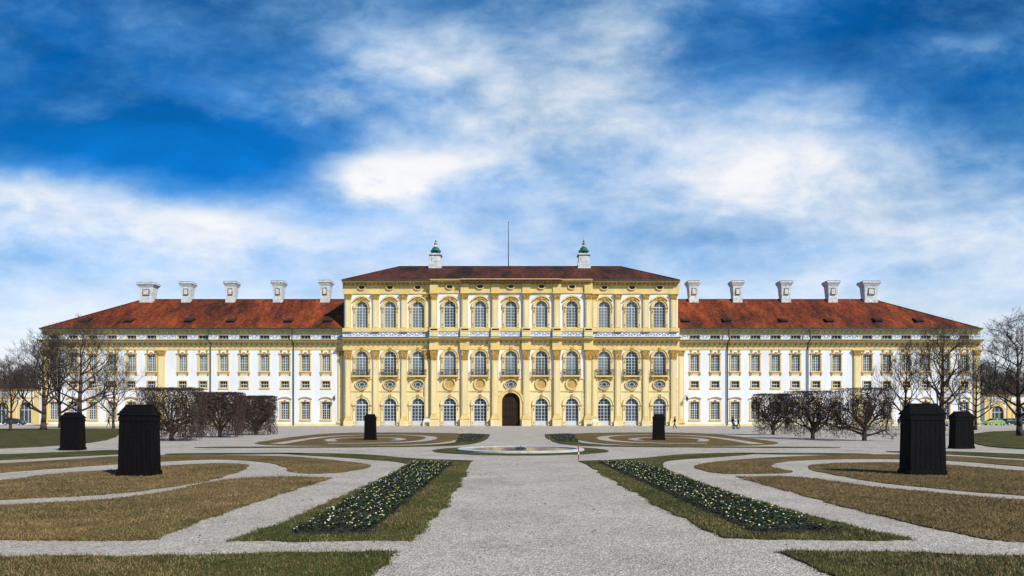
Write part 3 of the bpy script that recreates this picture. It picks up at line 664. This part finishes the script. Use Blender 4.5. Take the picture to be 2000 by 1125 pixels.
for (a,b) in ((WL-.2,XL),(XR,WR+.2)):
    Y=Yw
    wins=wwin_L if a<-40 else wwin_R
    xs=[X(p,Y) for p in wins]
    edges=[a]+sum([[x-.98,x+.98] for x in xs],[])+[b]
    tr.box(a,b,Y-.1,Y-.001,0,.45,3)
    tr.box(a,b,Y-.12,Y-.001,Z(683,Y),Z(677,Y),0); tr.box(a,b,Y-.2,Y-.001,Z(677,Y),Z(671,Y),3); brackets(tr,a,b,Y-.2,Z(676,Y),Z(671.5,Y),1.0,.3,.3)
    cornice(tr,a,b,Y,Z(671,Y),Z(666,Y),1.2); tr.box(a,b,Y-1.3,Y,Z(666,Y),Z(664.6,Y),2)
    tr.box(a,b,Y-.16,Y-.001,Z(652.3,Y),Z(646.5,Y),0); brackets(tr,a,b,Y-.16,Z(651,Y),Z(646.5,Y),1.1,.4,.3,0)
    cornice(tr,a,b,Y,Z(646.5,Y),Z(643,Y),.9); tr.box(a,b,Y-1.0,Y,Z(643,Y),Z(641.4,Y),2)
    for i in range(0,len(edges),2):
        if edges[i+1]-edges[i]>1: scroll(sc,edges[i]+.15,edges[i+1]-.15,Y,Z(662.5,Y),Z(654,Y),0)
    for x in xs:
        for sg in(-1,1): tr.prism([(x+sg*.75-.2,Z(683,Y)),(x+sg*.75-.12,Z(688.5,Y)),(x+sg*.75+.12,Z(688.5,Y)),(x+sg*.75+.2,Z(683,Y))],Y-.14,Y-.003,1)
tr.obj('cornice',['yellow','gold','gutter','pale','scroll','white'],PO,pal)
sc.obj('scrollwork',['scroll'],PO,pal)
for x,wd,pj in [(X(316,Yw),1.3,.3),(X(1673,Yw),1.3,.3),(X(88,Yw),1.1,.3),(X(1907,Yw),1.1,.3),(X(677,Yw)-1.2,1.0,.15),(X(1319,Yw)+1.2,1.0,.15)]:
    pq=MB(); pilaster(pq,x,Yw,wd,.5,Z(683.2,Yw),1.2,pj); pq.obj('pilaster',PM,(x,Yw,0),pal)
for p in (412,574,1420,1577):
    mb=MB(); x=X(p,Yw); mb.tube((x,Yw-.25,.2),(x,Yw-.25,Z(671,Yw)),.11,.11,6); mb.tube((x,Yw-.25,Z(671.3,Yw)),(x,Yw-1.36,Z(666,Yw)),.1,.1,6);mb.tube((x,Yw-1.36,Z(666.4,Yw)),(x,Yw-1.0,Z(643,Yw)),.11,.11,6)
    mb.obj('downpipe',['gutter'],(x,Yw,0),pal)
for p in (844,1154):
    mb=MB(); x=X(p,Yc)+(-.1 if p<900 else .1); mb.tube((x,Yc-.7,.2),(x,Yc-.7,Z(660)),.09,.09,6); mb.obj('downpipe',['gutter'],(x,Yc,0),pal)
dx_=X(998,Ym); DH=Z(767); do=MB(); a=arch(3.5,0,DH)
do.prism([(dx_+x,z) for x,z in a],Ym+.3,Ym+.4,0)
for i in range(-2,3):
    for z0,z1 in((.3,1.8),(2.0,3.2),(3.4,4.5)):
        do.box(dx_+i*.66-.26,dx_+i*.66+.26,Ym+.24,Ym+.3,z0,z1,0)
do.box(dx_-.05,dx_+.05,Ym+.2,Ym+.3,0,DH-.1,0)
for z in (1.9,3.3,4.62): do.box(dx_-1.7,dx_+1.7,Ym+.225,Ym+.3,z-.06,z+.06,0)
door=do.obj('door',['wooddoor'],(dx_,Ym,0),pal)
fr=MB(); fr.strip([(dx_+x,z) for x,z in a],[(dx_+x,z) for x,z in arch(3.5,0,DH,t=.75)],Ym-.35,Ym+.3,0)
fr.strip([(dx_+x,z) for x,z in arch(3.5,DH-1.8,DH,t=.45,bot=DH-1.85)],[(dx_+x,z) for x,z in arch(3.5,DH-1.8,DH,t=.8,bot=DH-1.85)],Ym-.5,Ym-.352,0)
fr.box(dx_-.28,dx_+.28,Ym-.62,Ym-.3,DH-.1,DH+.7,1)
fr.obj('frame',['yellow','gold'],(dx_,Ym,0),door)
for p in (655,1339):
    mb=MB(); x=X(p,Yw); z=Z(783,Yw)
    mb.tube((x,Yw,z+1.1),(x,Yw-1.1,z+.9),.05,.05,5); mb.tube((x,Yw,z+.3),(x,Yw-.7,z+.95),.04,.04,5)
    mb.frus(x,Yw-1.1,z,z+.55,.22,.22,.42,.42,1); mb.frus(x,Yw-1.1,z+.55,z+.85,.5,.5,.08,.08,0); mb.frus(x,Yw-1.1,z-.1,z,.1,.1,.24,.24,0)
    mb.obj('wall_lantern',['iron','glassdark'],(x,Yw,z),pal)
# ---- roofs
RY=144.0
def roofmesh(ex0,ex1,ey0,ey1,ze,rx0,rx1,zr,m,flat0=False,flat1=False):
    mb=MB()
    A=(ex0,ey0,ze);B=(ex1,ey0,ze);C=(ex1,ey1,ze);D=(ex0,ey1,ze);E=(rx0,RY,zr);Fv=(rx1,RY,zr)
    mb.add([A,B,C,D,E,Fv],[(0,1,5,4),(1,2,5),(2,3,4,5),(3,0,4),(3,2,1,0)],0)
    mb.tube((rx0,RY,zr),(rx1,RY,zr),.16,.16,6,1)
    if not flat0: mb.tube(A,E,.14,.14,5,1)
    if not flat1: mb.tube(B,Fv,.14,.14,5,1)
    mb.box(ex0,ex1,ey0-.08,ey0+.02,ze-.18,ze+.04,2)
    return mb.obj('roof',[m,'roofdark','gutter'],PO,pal)
zrc=EYE+(HZ-521)*RY/F
rc=roofmesh(X(667,132.3),X(1328,132.3),132.3,155.7,Z(547.5,132.6),X(779,RY),X(1213,RY),zrc,'roofdark')
zrw=EYE+(HZ-585.5)*RY/F; zew=Z(641,Yw-1)
rl=roofmesh(X(80,134),XL-.0,134,154,zew,X(279,RY),XL,zrw,'roof',flat1=True)
rr=roofmesh(XR,X(1914,134),134,154,zew,XR,X(1706,RY),zrw,'roof',flat0=True)
xa,xb=X(900,Ym),X(1096,Ym); mb=MB(); mb.exx([(131.3,Z(548.2,131.3)),(140,zrc-2.0),(140,zrc-2.6),(131.3,Z(549.2,131.3))],xa,xb,0); mb.obj('eave',['roofdark'],PO,rc)
def dormer(px,roof_,py=628.5):
    y=135.75; x=X(px,y); z=zew+(y-134)*(zrw-zew)/(RY-134); mb=MB()
    mb.prism([(x-.75,z-.1),(x+.75,z-.1),(x+.6,z+.55),(x-.6,z+.55)],y-.05,y+.6,1)
    mb.exx([(y-.3,z+.5),(y+1.3,z+1.15),(y+1.3,z+1.0),(y-.3,z+.38)],x-.85,x+.85,0)
    mb.obj('dormer',['roofdark','iron'],(x,y,z),roof_)
for p in (165,250,368,450,563,640): dormer(p,rl)
for p in (1341,1421,1532,1622,1717,1797): dormer(p,rr)
mb=MB(); y=138.0; x=X(995,y); z=Z(547.5,132.6)+(y-132.3)*(zrc-Z(547.5,132.6))/(RY-132.3)
mb.prism([(x-.8,z-.1),(x+.8,z-.1),(x+.8,z+.3),(x+.5,z+.65),(x-.5,z+.65),(x-.8,z+.3)],y-.1,y+1.2,0); mb.box(x-.5,x+.5,y-.14,y-.11,z+.02,z+.4,1); mb.obj('dormer',['roof','iron'],(x,y,z),rc)
def chimney(px,roof_,ptop,big=False,s=1):
    x=X(px,RY); zt=EYE+(HZ-ptop)*RY/F; zb=zrw-1.3; w_=2.5 if big else 1.7; ov=.7 if big else .55; mb=MB()
    H=zt-zrw
    mb.frus(x,RY,zb,zrw+H*.10,w_+.3,2.0,w_+.25,2.0,0)
    mb.frus(x,RY,zrw+H*.10,zrw+H*.70,w_,1.7,w_+.4,2.0,0)
    mb.frus(x,RY,zrw+H*.70,zrw+H*.88,w_+.35,2.0,w_+ov*1.8,2.7,0)
    mb.box(x-w_/2-ov,x+w_/2+ov,RY-1.4,RY+1.4,zrw+H*.88,zrw+H*.97,0)
    mb.box(x-w_/2-ov*.85,x+w_/2+ov*.85,RY-1.3,RY+1.3,zrw+H*.97,zt,1)
    mb.box(x-w_*.28,x+w_*.28,RY-1.03,RY-.8,zrw+H*.22,zrw+H*.60,1)
    mb.box(x-w_*.21,x+w_*.21,RY-1.09,RY-1.03,zrw+H*.27,zrw+H*.55,0)
    mb.obj('chimney',['stone','stonetop'],(x,RY,zb),roof_)
for p,t in ((290,553.5,),(367,552),(453,551),(545,550),(636.5,549)): chimney(p,rl,t,p==290)
for p,t in ((1353,550),(1438,550),(1532,550),(1623,550),(1697,550.5)): chimney(p,rr,t,p==1697)
for p in (851,1140):
    x=X(p,RY); z=zrc-.8; q=lambda py: EYE+(HZ-py)*RY/F; mb=MB()
    mb.box(x-1.35,x+1.35,RY-1.35,RY+1.35,z,q(517),0); mb.frus(x,RY,q(517),q(500),2.4,2.4,2.1,2.1,0); mb.box(x-1.35,x+1.35,RY-1.35,RY+1.35,q(500),q(497.5),0)
    mb.box(x-.7,x+.7,RY-1.25,RY-1.15,q(514),q(504),0)
    for sx_ in(-.75,.75):
        for sy in(-.75,.75): mb.box(x+sx_-.14,x+sx_+.14,RY+sy-.14,RY+sy+.14,q(497.5),q(491),1)
    mb.lathe(x,RY,[(1.15,q(491.5)),(1.1,q(490)),(.8,q(487.5)),(.72,q(485)),(.4,q(482.5)),(.2,q(481))],14,1)
    mb.lathe(x,RY,[(.2,q(481)),(.13,q(479)),(.34,q(477)),(.34,q(475)),(.1,q(473)),(.22,q(471)),(.07,q(469)),(.03,q(464))],8,2)
    mb.obj('cupola',['stone','copper','gilt'],(x,RY,z),rc)
mb=MB(); x=X(993,RY); mb.tube((x,RY,zrc-.2),(x,RY,EYE+(HZ-435)*RY/F),.11,.05,8); mb.lathe(x,RY,[(.02,EYE+(HZ-435)*RY/F),(.16,EYE+(HZ-434)*RY/F),(.02,EYE+(HZ-433)*RY/F)],8); mb.obj('flagpole',['iron'],(x,RY,zrc),rc)
# ---------------------------------------------------------------- side galleries
def arcade(x0,x1,Y,h,name,label):
    a=empty(name,((x0+x1)/2,Y,0),label,'building')
    mb=MB(); k=max(1,int(abs(x1-x0)/5)); st=(x1-x0)/k; org=((x0+x1)/2,Y,0)
    ops=[(x0+(i+.5)*st-1.4,x0+(i+.5)*st+1.4,.3,h*.62) for i in range(k)]
    wallgrid(mb,x0,x1,0,h,Y,ops,[(0,0)]); mb.box(x0,x1,Y+.5,Y+7,0,h-.01,0); mb.obj('wall',['white'],org,a)
    mb=MB(); cornice(mb,x0-.2,x1+.2,Y,h-.5,h,.5); mb.box(x0,x1,Y-.1,Y-.001,h*.72,h*.78,0)
    for i in range(k+1): mb.box(x0+i*st-.5,x0+i*st+.5,Y-.2,Y-.002,0,h-.5,0)
    mb.obj('cornice',['yellow'],org,a)
    mb=MB(); mb.exx([(Y-.6,h),(Y+3.5,h+.9),(Y+7.6,h)],x0-.4,x1+.4,0); mb.obj('roof',['roofdark'],org,a)
    for i in range(k):
        x=x0+(i+.5)*st; m2=MB(); aa=arch(2.8,.3,h*.62); m2.add([(x+p_,Y+.3,z) for p_,z in aa],[tuple(range(len(aa)))],0)
        m2.strip([(x+p_,z) for p_,z in aa],[(x+p_,z) for p_,z in arch(2.8,.3,h*.62,t=.62)],Y-.12,Y+.28,1)
        for c in(-.5,.5): m2.box(x+c-.05,x+c+.05,Y+.22,Y+.29,.3,h*.55,2)
        m2.box(x-1.35,x+1.35,Y+.225,Y+.285,h*.4,h*.4+.15,2)
        m2.obj('arched_window',['glassdark','yellow','bar'],(x,Y,.3),a)
arcade(X(1926,165),X(2060,165),165,7.2,'gallery','low white gallery with yellow arches beside the palace')
arcade(X(-60,165),X(72,165),165,8.6,'gallery','low white gallery with yellow arches behind bare trees')
# ---------------------------------------------------------------- winter covers
def cover(px,py,wpx,hpx,rot,label):
    x,y=G(px,py); w_=wpx*y/F; H=hpx*y/F; dep=.62
    c=empty('statue_cover',(x,y+w_*dep/2,.02),label,'statue cover','black wooden winter covers over garden statues')
    b=MB(); zb=.05; ze=H*.86; wb,wt=w_,w_*.93
    k=7
    for side in range(4):
        for i in range(k):
            t0=i/k-.5; t1=(i+1)/k-.5-.010; dpt=R.uniform(0,.012)
            def pt(t,z,out):
                ww=wb+(wt-wb)*z/ze; xx=t*ww; yy=-ww/2-out
                for _ in range(side): xx,yy=-yy,xx
                return (xx,yy*dep,z)
            vs=[pt(t0,zb,dpt),pt(t1,zb,dpt),pt(t1,ze,dpt),pt(t0,ze,dpt),pt(t0,zb,-.03),pt(t1,zb,-.03),pt(t1,ze,-.03),pt(t0,ze,-.03)]
            b.add(vs,[(0,1,2,3),(4,7,6,5),(0,4,5,1),(3,2,6,7),(0,3,7,4),(1,5,6,2)],0)
    b.frus(0,0,0,zb+.07,wb+.06,wb*dep+.06,wb+.05,wb*dep+.05,0)
    b.frus(0,0,ze-.16,ze-.03,wt+.05,wt*dep+.05,wt+.045,wt*dep+.045,0)
    bo=b.obj('body',['blackwood'],local=True); bo.parent=c
    r=MB(); ov=.045; a=wt/2+ov; ad=wt*dep/2+ov; rz=H; k=4
    for i in range(k):
        for sg in(-1,1):
            y0=sg*(ad-(ad-.04)*i/k); y1=sg*(ad-(ad-.04)*(i+1)/k); z0=ze+(rz-ze)*i/k; z1=ze+(rz-ze)*(i+1)/k
            r.add([(-a+.12*i/k,y0,z0+.03),(a-.12*i/k,y0,z0+.03),(a-.12*(i+1)/k,y1,z1+.01),(-a+.12*(i+1)/k,y1,z1+.01),(-a+.12*i/k,y0,z0-.01),(a-.12*i/k,y0,z0-.01)],[(0,1,2,3),(0,4,5,1)],0)
    r.add([(-a,-ad,ze-.01),(a,-ad,ze-.01),(a,ad,ze-.01),(-a,ad,ze-.01),(a-.12,-.04,rz),(a-.12,.04,rz),(-a+.12,-.04,rz),(-a+.12,.04,rz)],[(3,2,1,0),(1,2,5,4),(3,0,6,7),(4,5,7,6)],0)
    r.box(-a+.1,a-.1,-.05,.05,rz-.01,rz+.03,0)
    ro=r.obj('roof',['blackwood'],local=True); ro.parent=c
    c.rotation_euler=(0,0,math.radians(rot))
lb='tall black wooden cover with pitched board roof standing on dry lawn'
cover(262,931,64,138,3,lb); cover(135,880,37,73,2,lb); cover(722,860,22,50,0,'small black wooden statue cover beside the gravel path'); cover(1288,860,22,50,0,'small black wooden statue cover beside the gravel path')
cover(1814,929,68,138,-3,lb); cover(1885,877,36,72,-2,lb)
# ---------------------------------------------------------------- trees
def branch(mb,p,d,l,r,lev,maxlev,rg,box=None,up=.25,mi0=0,spread=.75,nch=4,minr=.02):
    segs=4 if lev<2 else 3; pts_=[p]; cur=p.copy(); dd=d.copy()
    sides=7 if lev==0 else (5 if lev<3 else 3)
    for i in range(segs):
        dd=(dd+Vector((rg.uniform(-1,1),rg.uniform(-1,1),rg.uniform(-1,1)))*.16+Vector((0,0,up*.3))).normalized()
        nx=cur+dd*(l/segs)
        if box and (abs(nx.x)>box[0] or abs(nx.y)>box[1] or nx.z>box[2] or (nx.z<box[3] and lev>1)):
            f=.35 if not(nx.z<box[3]) else .2
            nx=cur+dd*(l/segs)*f; nx.x=max(-box[0]-.04,min(box[0]+.04,nx.x)); nx.y=max(-box[1]-.04,min(box[1]+.04,nx.y)); nx.z=min(box[2]+.04,nx.z)
        r0=max(minr*.8,r*(1-.5*i/segs)); r1=max(minr*.65,r*(1-.5*(i+1)/segs))
        mb.tube(cur,nx,r0,r1,sides,mi0)
        cur=nx; pts_.append(cur.copy())
    if lev>=maxlev: return
    n_=nch+(1 if (lev==maxlev-1 and not box) else 0)
    for i in range(n_):
        t=rg.uniform(.35,1.0) if lev>0 else rg.uniform(.55,1.0)
        if i==0: t=1.0
        k=min(segs-1,int(t*segs)); q=pts_[k].lerp(pts_[k+1],t*segs-k)
        perp=dd.orthogonal().normalized(); ang=rg.uniform(0,6.28)+i*2.4
        side=(perp*math.cos(ang)+dd.cross(perp)*math.sin(ang))
        nd=(dd*(1-spread*.6)+side*spread*rg.uniform(.7,1.2)+Vector((0,0,up))).normalized()
        branch(mb,q,nd,l*rg.uniform(.62,.85),r*.52*rg.uniform(.85,1.1),lev+1,maxlev,rg,box,up,mi0,spread,nch,minr)
def make_tree(seed,H=14,trunk=.34,spread=.8,up=.22,minr=.016):
    rg=random.Random(seed); t=empty('bare_tree',(0,0,0))
    tm=MB(); cr=MB()
    cur=Vector((0,0,-.05)); pr=trunk*1.25; tops=[]
    for i in range(9):
        nx=cur+Vector((rg.uniform(-.09,.09),rg.uniform(-.09,.09),H*.085)); r1=trunk*(1-.09*(i+1)); tm.tube(cur,nx,pr,r1,8,0)
        if i>=1: tops.append((nx.copy(),r1,i))
        pr=r1; cur=nx
    for q,r1,i in tops:
        for j in range(2 if i<8 else 3):
            an=rg.uniform(0,6.28); d=Vector((math.cos(an)*spread,math.sin(an)*spread,.45+ .09*i+(.6 if i==8 else 0))).normalized()
            branch(cr,q,d,H*(.27-.018*i),r1*.48+.03,1,5,rg,None,up,0,.7,3,minr)
    a=tm.obj('trunk',['bark'],local=True,smooth=True); a.parent=t; b=cr.obj('crown',['bark'],local=True); b.parent=t
    zt=max(v[2] for v in cr.v); t['zt']=zt
    return t
variants=[make_tree(11,14),make_tree(23,14,.28,.7,.3),make_tree(37,14,.3,.9,.18)]
ZT=[v['zt'] for v in variants]
for v in variants: del v['zt']
used=[False]*3
def tree(vi,x,y,H,rot,label='tall bare winter tree with fine branching twigs',grp='bare winter trees',wide=1.0):
    v=variants[vi]; s=H/ZT[vi]
    if used[vi]: c=copytree(v,(x,y,0),None,rot,(s*wide,s*wide,s))
    else: used[vi]=True; c=v; c.location=(x,y,0); c.rotation_euler=(0,0,rot); c.scale=(s*wide,s*wide,s)
    tag(c,label,'tree',grp)
def treepx(vi,px,py,ptop,rot,d_=None,**k):
    y=G(px,py)[1] if d_ is None else d_; x=X(px,y); tree(vi,x,y,(EYE+(HZ-ptop)*y/F),rot,**k)
treepx(0,85,840,630,.3,wide=1.15); treepx(2,155,838,610,1.9,wide=1.15); treepx(1,222,837,688,2.2); treepx(1,20,842,690,.9); treepx(2,-30,845,700,4); treepx(1,118,836,645,4.4)
treepx(0,1840,841,618,3.3,wide=1.15); treepx(1,1768,840,660,1.2); treepx(2,1905,840,690,.5); treepx(2,1992,852,598,2.7,wide=1.1)
for i in range(10):
    treepx(i%3,-40+i*13+R.uniform(-4,4),832,712+R.uniform(-12,18),i*1.3,185+R.uniform(-8,12),label='distant bare tree behind the gallery')
for i in range(10):
    treepx((i+1)%3,1918+i*13+R.uniform(-4,4),832,709+R.uniform(-12,18),i*1.7,185+R.uniform(-8,12),label='distant bare tree behind the gallery')
def pleach(px,py,wpx,ptop,seed,ntw,zb,label,rad=.016,dense=True):
    rg=random.Random(seed); x,y=G(px,py); w_=wpx*y/F; top=EYE+(HZ-ptop)*y/F
    t=empty('clipped_tree',(x,y+w_*.3,.0),label,'tree','clipped garden trees')
    tm=MB(); cr=MB(); bx=(w_/2,w_*.30,top,zb)
    tm.tube((0,0,-.03),(.03,.02,.62),.17,.13,8)
    tm.tube((.02,.01,.55),(.05,.0,1.3),.13,.10,7)
    for i in range(12):
        an=i*2.4+rg.uniform(-.3,.3); d=Vector((math.cos(an)*1.2,math.sin(an)*.5,rg.uniform(.25,1.4))).normalized()
        branch(cr,Vector((.03,.02,.35+.08*i)),d,top*.48,.085,1,4,rg,bx,.10,0,.85,4,.018)
    # clumps: twigs gather round random centres so that gaps stay between them
    cen=[Vector((rg.uniform(-bx[0],bx[0]),rg.uniform(-bx[1],bx[1]),rg.uniform(zb,top))) for _ in range(46)]
    for i in range(ntw):
        face=rg.random()
        if rg.random()<(.35 if dense else .6):
            c=rg.choice(cen); p=Vector((c.x+rg.gauss(0,.28),c.y+rg.gauss(0,.28),c.z+rg.gauss(0,.3)))
            p.x=max(-bx[0],min(bx[0],p.x)); p.y=max(-bx[1],min(bx[1],p.y)); p.z=max(zb,min(top-.02,p.z))
        else:
            p=Vector((rg.uniform(-bx[0],bx[0]),rg.uniform(-bx[1],bx[1]),zb+(top-zb)*rg.random()))
            if face<.25: p.y=-bx[1]+abs(rg.gauss(0,.10))
            elif face<.45: p.z=top-abs(rg.gauss(0,.12))
            elif face<.60: p.x=rg.choice((-1,1))*(bx[0]-abs(rg.gauss(0,.08)))
        if p.z<zb+.7 and rg.random()<(.75 if not dense else .35)*(1-(p.z-zb)/.7): continue
        d=Vector((rg.uniform(-.8,.8),rg.uniform(-.8,.8),rg.uniform(-.1,1.6))).normalized()*rg.uniform(.12,.36)
        q=p+d; q.z=min(q.z,top+.09*rg.random()**2); q.x=max(-bx[0]-.05,min(bx[0]+.05,q.x))
        cr.tube(p,q,rad,rad*.4,3,1)
    a=tm.obj('trunk',['bark','twigred'],local=True); a.parent=t; b=cr.obj('crown',['bark','twigred'],local=True); b.parent=t
dl='clipped hornbeam block of dense brown bare twigs'
pleach(318,862,110,757,1,7000,.08,dl); pleach(418,855,86,766,2,7500,.08,dl,.017); pleach(491,850,72,773,3,8000,.08,dl,.02)
ol='clipped bare tree block with flat top and open branches'
pleach(1703,862,96,757,4,2700,.15,ol,.014,False); pleach(1600,858,97,763,5,3600,.12,ol,.015,False); pleach(1518,850,70,769,6,4800,.1,ol,.018,False)
# ---------------------------------------------------------------- small things
def stake(px,py,hpx,lab,m='stake'):
    x,y=G(px,py); mb=MB(); h=hpx*y/F; mb.tube((0,0,0),(0,0,h),.022,.02,8,0); mb.lathe(0,0,[(.03,h-.08),(.035,h-.04),(.01,h)],8,0); mb.tube((0,0,h*.35),(0,0,h*.5),.025,.025,8,1)
    o=mb.obj('marker_stake',[m,'sign'],(x,y,.0),None,local=True); tag(o,lab,'stake')
stake(1130,899,32,'thin red and white marker stake at the lawn edge'); stake(1073,867,16,'thin red marker stake in the grass')
def info(px):
    Y=131.0; x=X(px,Y); c=empty('info_sign',(x,Y,0),'small white notice board on two posts before the palace','sign','notice boards')
    mb=MB(); mb.box(-.5,.5,-.04,0,.75,1.45); mb.obj('board',['sign'],local=True).parent=c
    mb=MB(); mb.box(-.45,-.38,.0,.05,0,1.5); mb.box(.38,.45,.0,.05,0,1.5); mb.box(-.45,.45,.01,.04,1.46,1.52); mb.obj('posts',['iron'],local=True).parent=c
info(834); info(1162)
def person(px,py,heading,jac,tro,label,H=1.72,phase=1):
    x,y=G(px,py); s=H/1.75
    v=[(0,0,.95),(0,0,1.12),(.01,0,1.36),(.015,0,1.50),(.03,0,1.60),(.02,0,1.70),
       (0,.17,1.43),(-.10*phase,.22,1.15),(.06*phase,.24,.93),(.09*phase,.24,.84),
       (0,-.17,1.43),(.08*phase,-.22,1.15),(.26*phase,-.22,.97),(.31*phase,-.22,.89),
       (0,.09,.88),(.17*phase,.10,.49),(.22*phase,.10,.08),(.34*phase,.10,.05),
       (0,-.09,.88),(-.06*phase,-.10,.49),(-.30*phase,-.10,.14),(-.22*phase,-.10,.05),(.11,0,1.585)]
    e=[(0,1),(1,2),(2,3),(3,4),(4,5),(2,6),(6,7),(7,8),(8,9),(2,10),(10,11),(11,12),(12,13),(0,14),(14,15),(15,16),(16,17),(0,18),(18,19),(19,20),(20,21),(4,22)]
    r=[.14,.13,.16,.06,.095,.08,.07,.052,.04,.042,.07,.052,.04,.042,.095,.07,.045,.04,.095,.07,.045,.04,.02]
    me=bpy.data.meshes.new('person'); me.from_pydata([(a*s,b*s,c*s) for a,b,c in v],e,[]); tmp=bpy.data.objects.new('tmp',me); col.objects.link(tmp)
    sk=tmp.modifiers.new('s','SKIN'); 
    for i,q in enumerate(me.skin_vertices[0].data): q.radius=(r[i]*s,r[i]*s*(1 if i not in(1,2) else 1.2)); q.use_root=(i==0)
    sb=tmp.modifiers.new('b','SUBSURF'); sb.levels=1; sb.render_levels=1
    dg=bpy.context.evaluated_depsgraph_get(); nm=bpy.data.meshes.new_from_object(tmp.evaluated_get(dg)); bpy.data.objects.remove(tmp)
    nm.materials.clear()
    for q in (jac,tro,'skin','rubber'): nm.materials.append(M[q])
    for p in nm.polygons:
        c=p.center/s; p.use_smooth=True
        p.material_index=2 if c.z>1.5 or (abs(c.y)>.17 and .78<c.z<.95) else 3 if c.z<.1 else 1 if c.z<.93 else 0
    o=bpy.data.objects.new('person',nm); col.objects.link(o); o.location=(x,y,.0); o.rotation_euler=(0,0,heading); tag(o,label,'person')
    hb=MB(); hb.lathe(0.0,0,[(.095*s,1.60*s),(.112*s,1.66*s),(.10*s,1.72*s),(.06*s,1.765*s),(.01,1.78*s)],10); ho=hb.obj('hair',['dark'],local=True,smooth=True); ho.parent=o; ho.location=(-.01,0,0)
    return o
person(1318,837.5,math.pi,'dark','dark','person in dark coat walking across the forecourt',1.78)
person(1431,836.5,.4,'dark','jeans','person in dark jacket walking with a pushchair',1.76)
person(1442,836.5,math.pi+.3,'blue','dark','person in blue jacket walking beside a pushchair',1.68,-1)
person(212,834,0,'dark','dark','person in dark clothes walking past the palace')
person(1756,836,1.2,'dark','jeans','person in dark jacket standing near clipped trees')
x,y=G(1437,838.0); pc=empty('pushchair',(x,y,0),'dark pushchair on the gravel forecourt','pushchair')
mb=MB(); mb.prism([(-.3,.35),(.25,.35),(.35,.55),(.2,.62),(-.1,.6),(-.3,1.0),(-.42,.95)],-.2,.2); mb.obj('seat',['blue'],local=True).parent=pc
mb=MB(); 
for yy in(-.22,.22): mb.tube((-.3,yy,.12),(.2,yy,.5),.015,.015,5); mb.tube((.3,yy,.12),(-.55,yy,1.0),.015,.015,5)
mb.tube((-.55,-.22,1.0),(-.55,.22,1.0),.02,.02,5); mb.obj('handle_frame',['iron'],local=True).parent=pc
for wx,wy in((-.3,-.24),(-.3,.24),(.3,-.24),(.3,.24)):
    mb=MB(); mb.tube((wx,wy-.02,.12),(wx,wy+.02,.12),.12,.12,12); mb.obj('wheel',['rubber'],local=True).parent=pc
M['cgreen']=mat('green_car_paint',(.25,.42,.04),.3,.03,spec=.5); M['cdark']=mat('dark_blue_car_paint',(.02,.03,.05),.3,.03,spec=.5); M['csilver']=mat('silver_car_paint',(.4,.41,.43),.3,.03,spec=.5)
M['lamp']=mat('lamp_glass',(.7,.7,.68),.2,.03)
def car(px,Y,paint,rot,label,L_=3.9):
    x=X(px,Y); c=empty('parked_car',(x,Y,.0),label,'car','cars parked beside the palace')
    b=MB(); body=[(-L_/2,.35),(-L_/2+.02,.75),(-L_/2+.25,.95),(-.9,1.02),(1.0,1.0),(L_/2-.35,.86),(L_/2-.02,.65),(L_/2,.33),(L_/2-.1,.22),(-L_/2+.1,.22)]
    b.prism(body[::-1],-.82,.82,0)
    cab=[(-L_/2+.25,.95),(-L_/2+.55,1.42),(-.2,1.52),(.45,1.42),(1.05,1.0)]
    k=len(cab); vs=[(a,-.80+(z-.95)*.35,z) for a,z in cab]+[(a,.80-(z-.95)*.35,z) for a,z in cab]
    b.add(vs,[tuple(range(k)),tuple(range(2*k-1,k-1,-1))],1); b.add(vs,[(0,k,k+1,1),(3,k+3,k+4,4)],1); b.add(vs,[(1,k+1,k+2,2),(2,k+2,k+3,3)],0)
    for sg in(-1,1): b.box(-.29,.05,sg*.78-.06 if sg>0 else -.80,.80 if sg>0 else -.72,.98,1.45,0)
    o=b.obj('body',[paint,'glassvdark'],local=True); o.parent=c
    bv=o.modifiers.new('bev','BEVEL'); bv.width=.05; bv.segments=2; bv.limit_method='ANGLE'
    for wx in(-L_/2+.75,L_/2-.75):
        for wy in(-.78,.78):
            q=MB(); q.tube((wx,wy-.1,.31),(wx,wy+.1,.31),.31,.31,16,0); q.tube((wx,wy-.11,.31),(wx,wy+.11,.31),.18,.18,10,1); q.obj('wheel',['rubber','bar'],local=True).parent=c
    for wy in(-.6,.6):
        q=MB(); q.frus(L_/2-.08,wy,.58,.74,.2,.3,.14,.26); q.obj('headlight',['lamp'],local=True).parent=c
    c.rotation_euler=(0,0,rot)
car(1941,146,'cgreen',math.pi+.05,'small bright green hatchback parked on gravel'); car(1977,147,'cdark',.05,'dark blue car parked on gravel',4.2); car(2012,151,'csilver',.0,'silver car parked on gravel',4.2)
car(28,150,'cdark',.1,'dark car parked near bare trees',4.2); car(1868,129,'csilver',math.pi,'silver car parked beside the palace end',4.1)
for o in bpy.data.objects:
    if 'used' in o: del o['used']
    if 'worg' in o: del o['worg']
print('objects',len(bpy.data.objects))
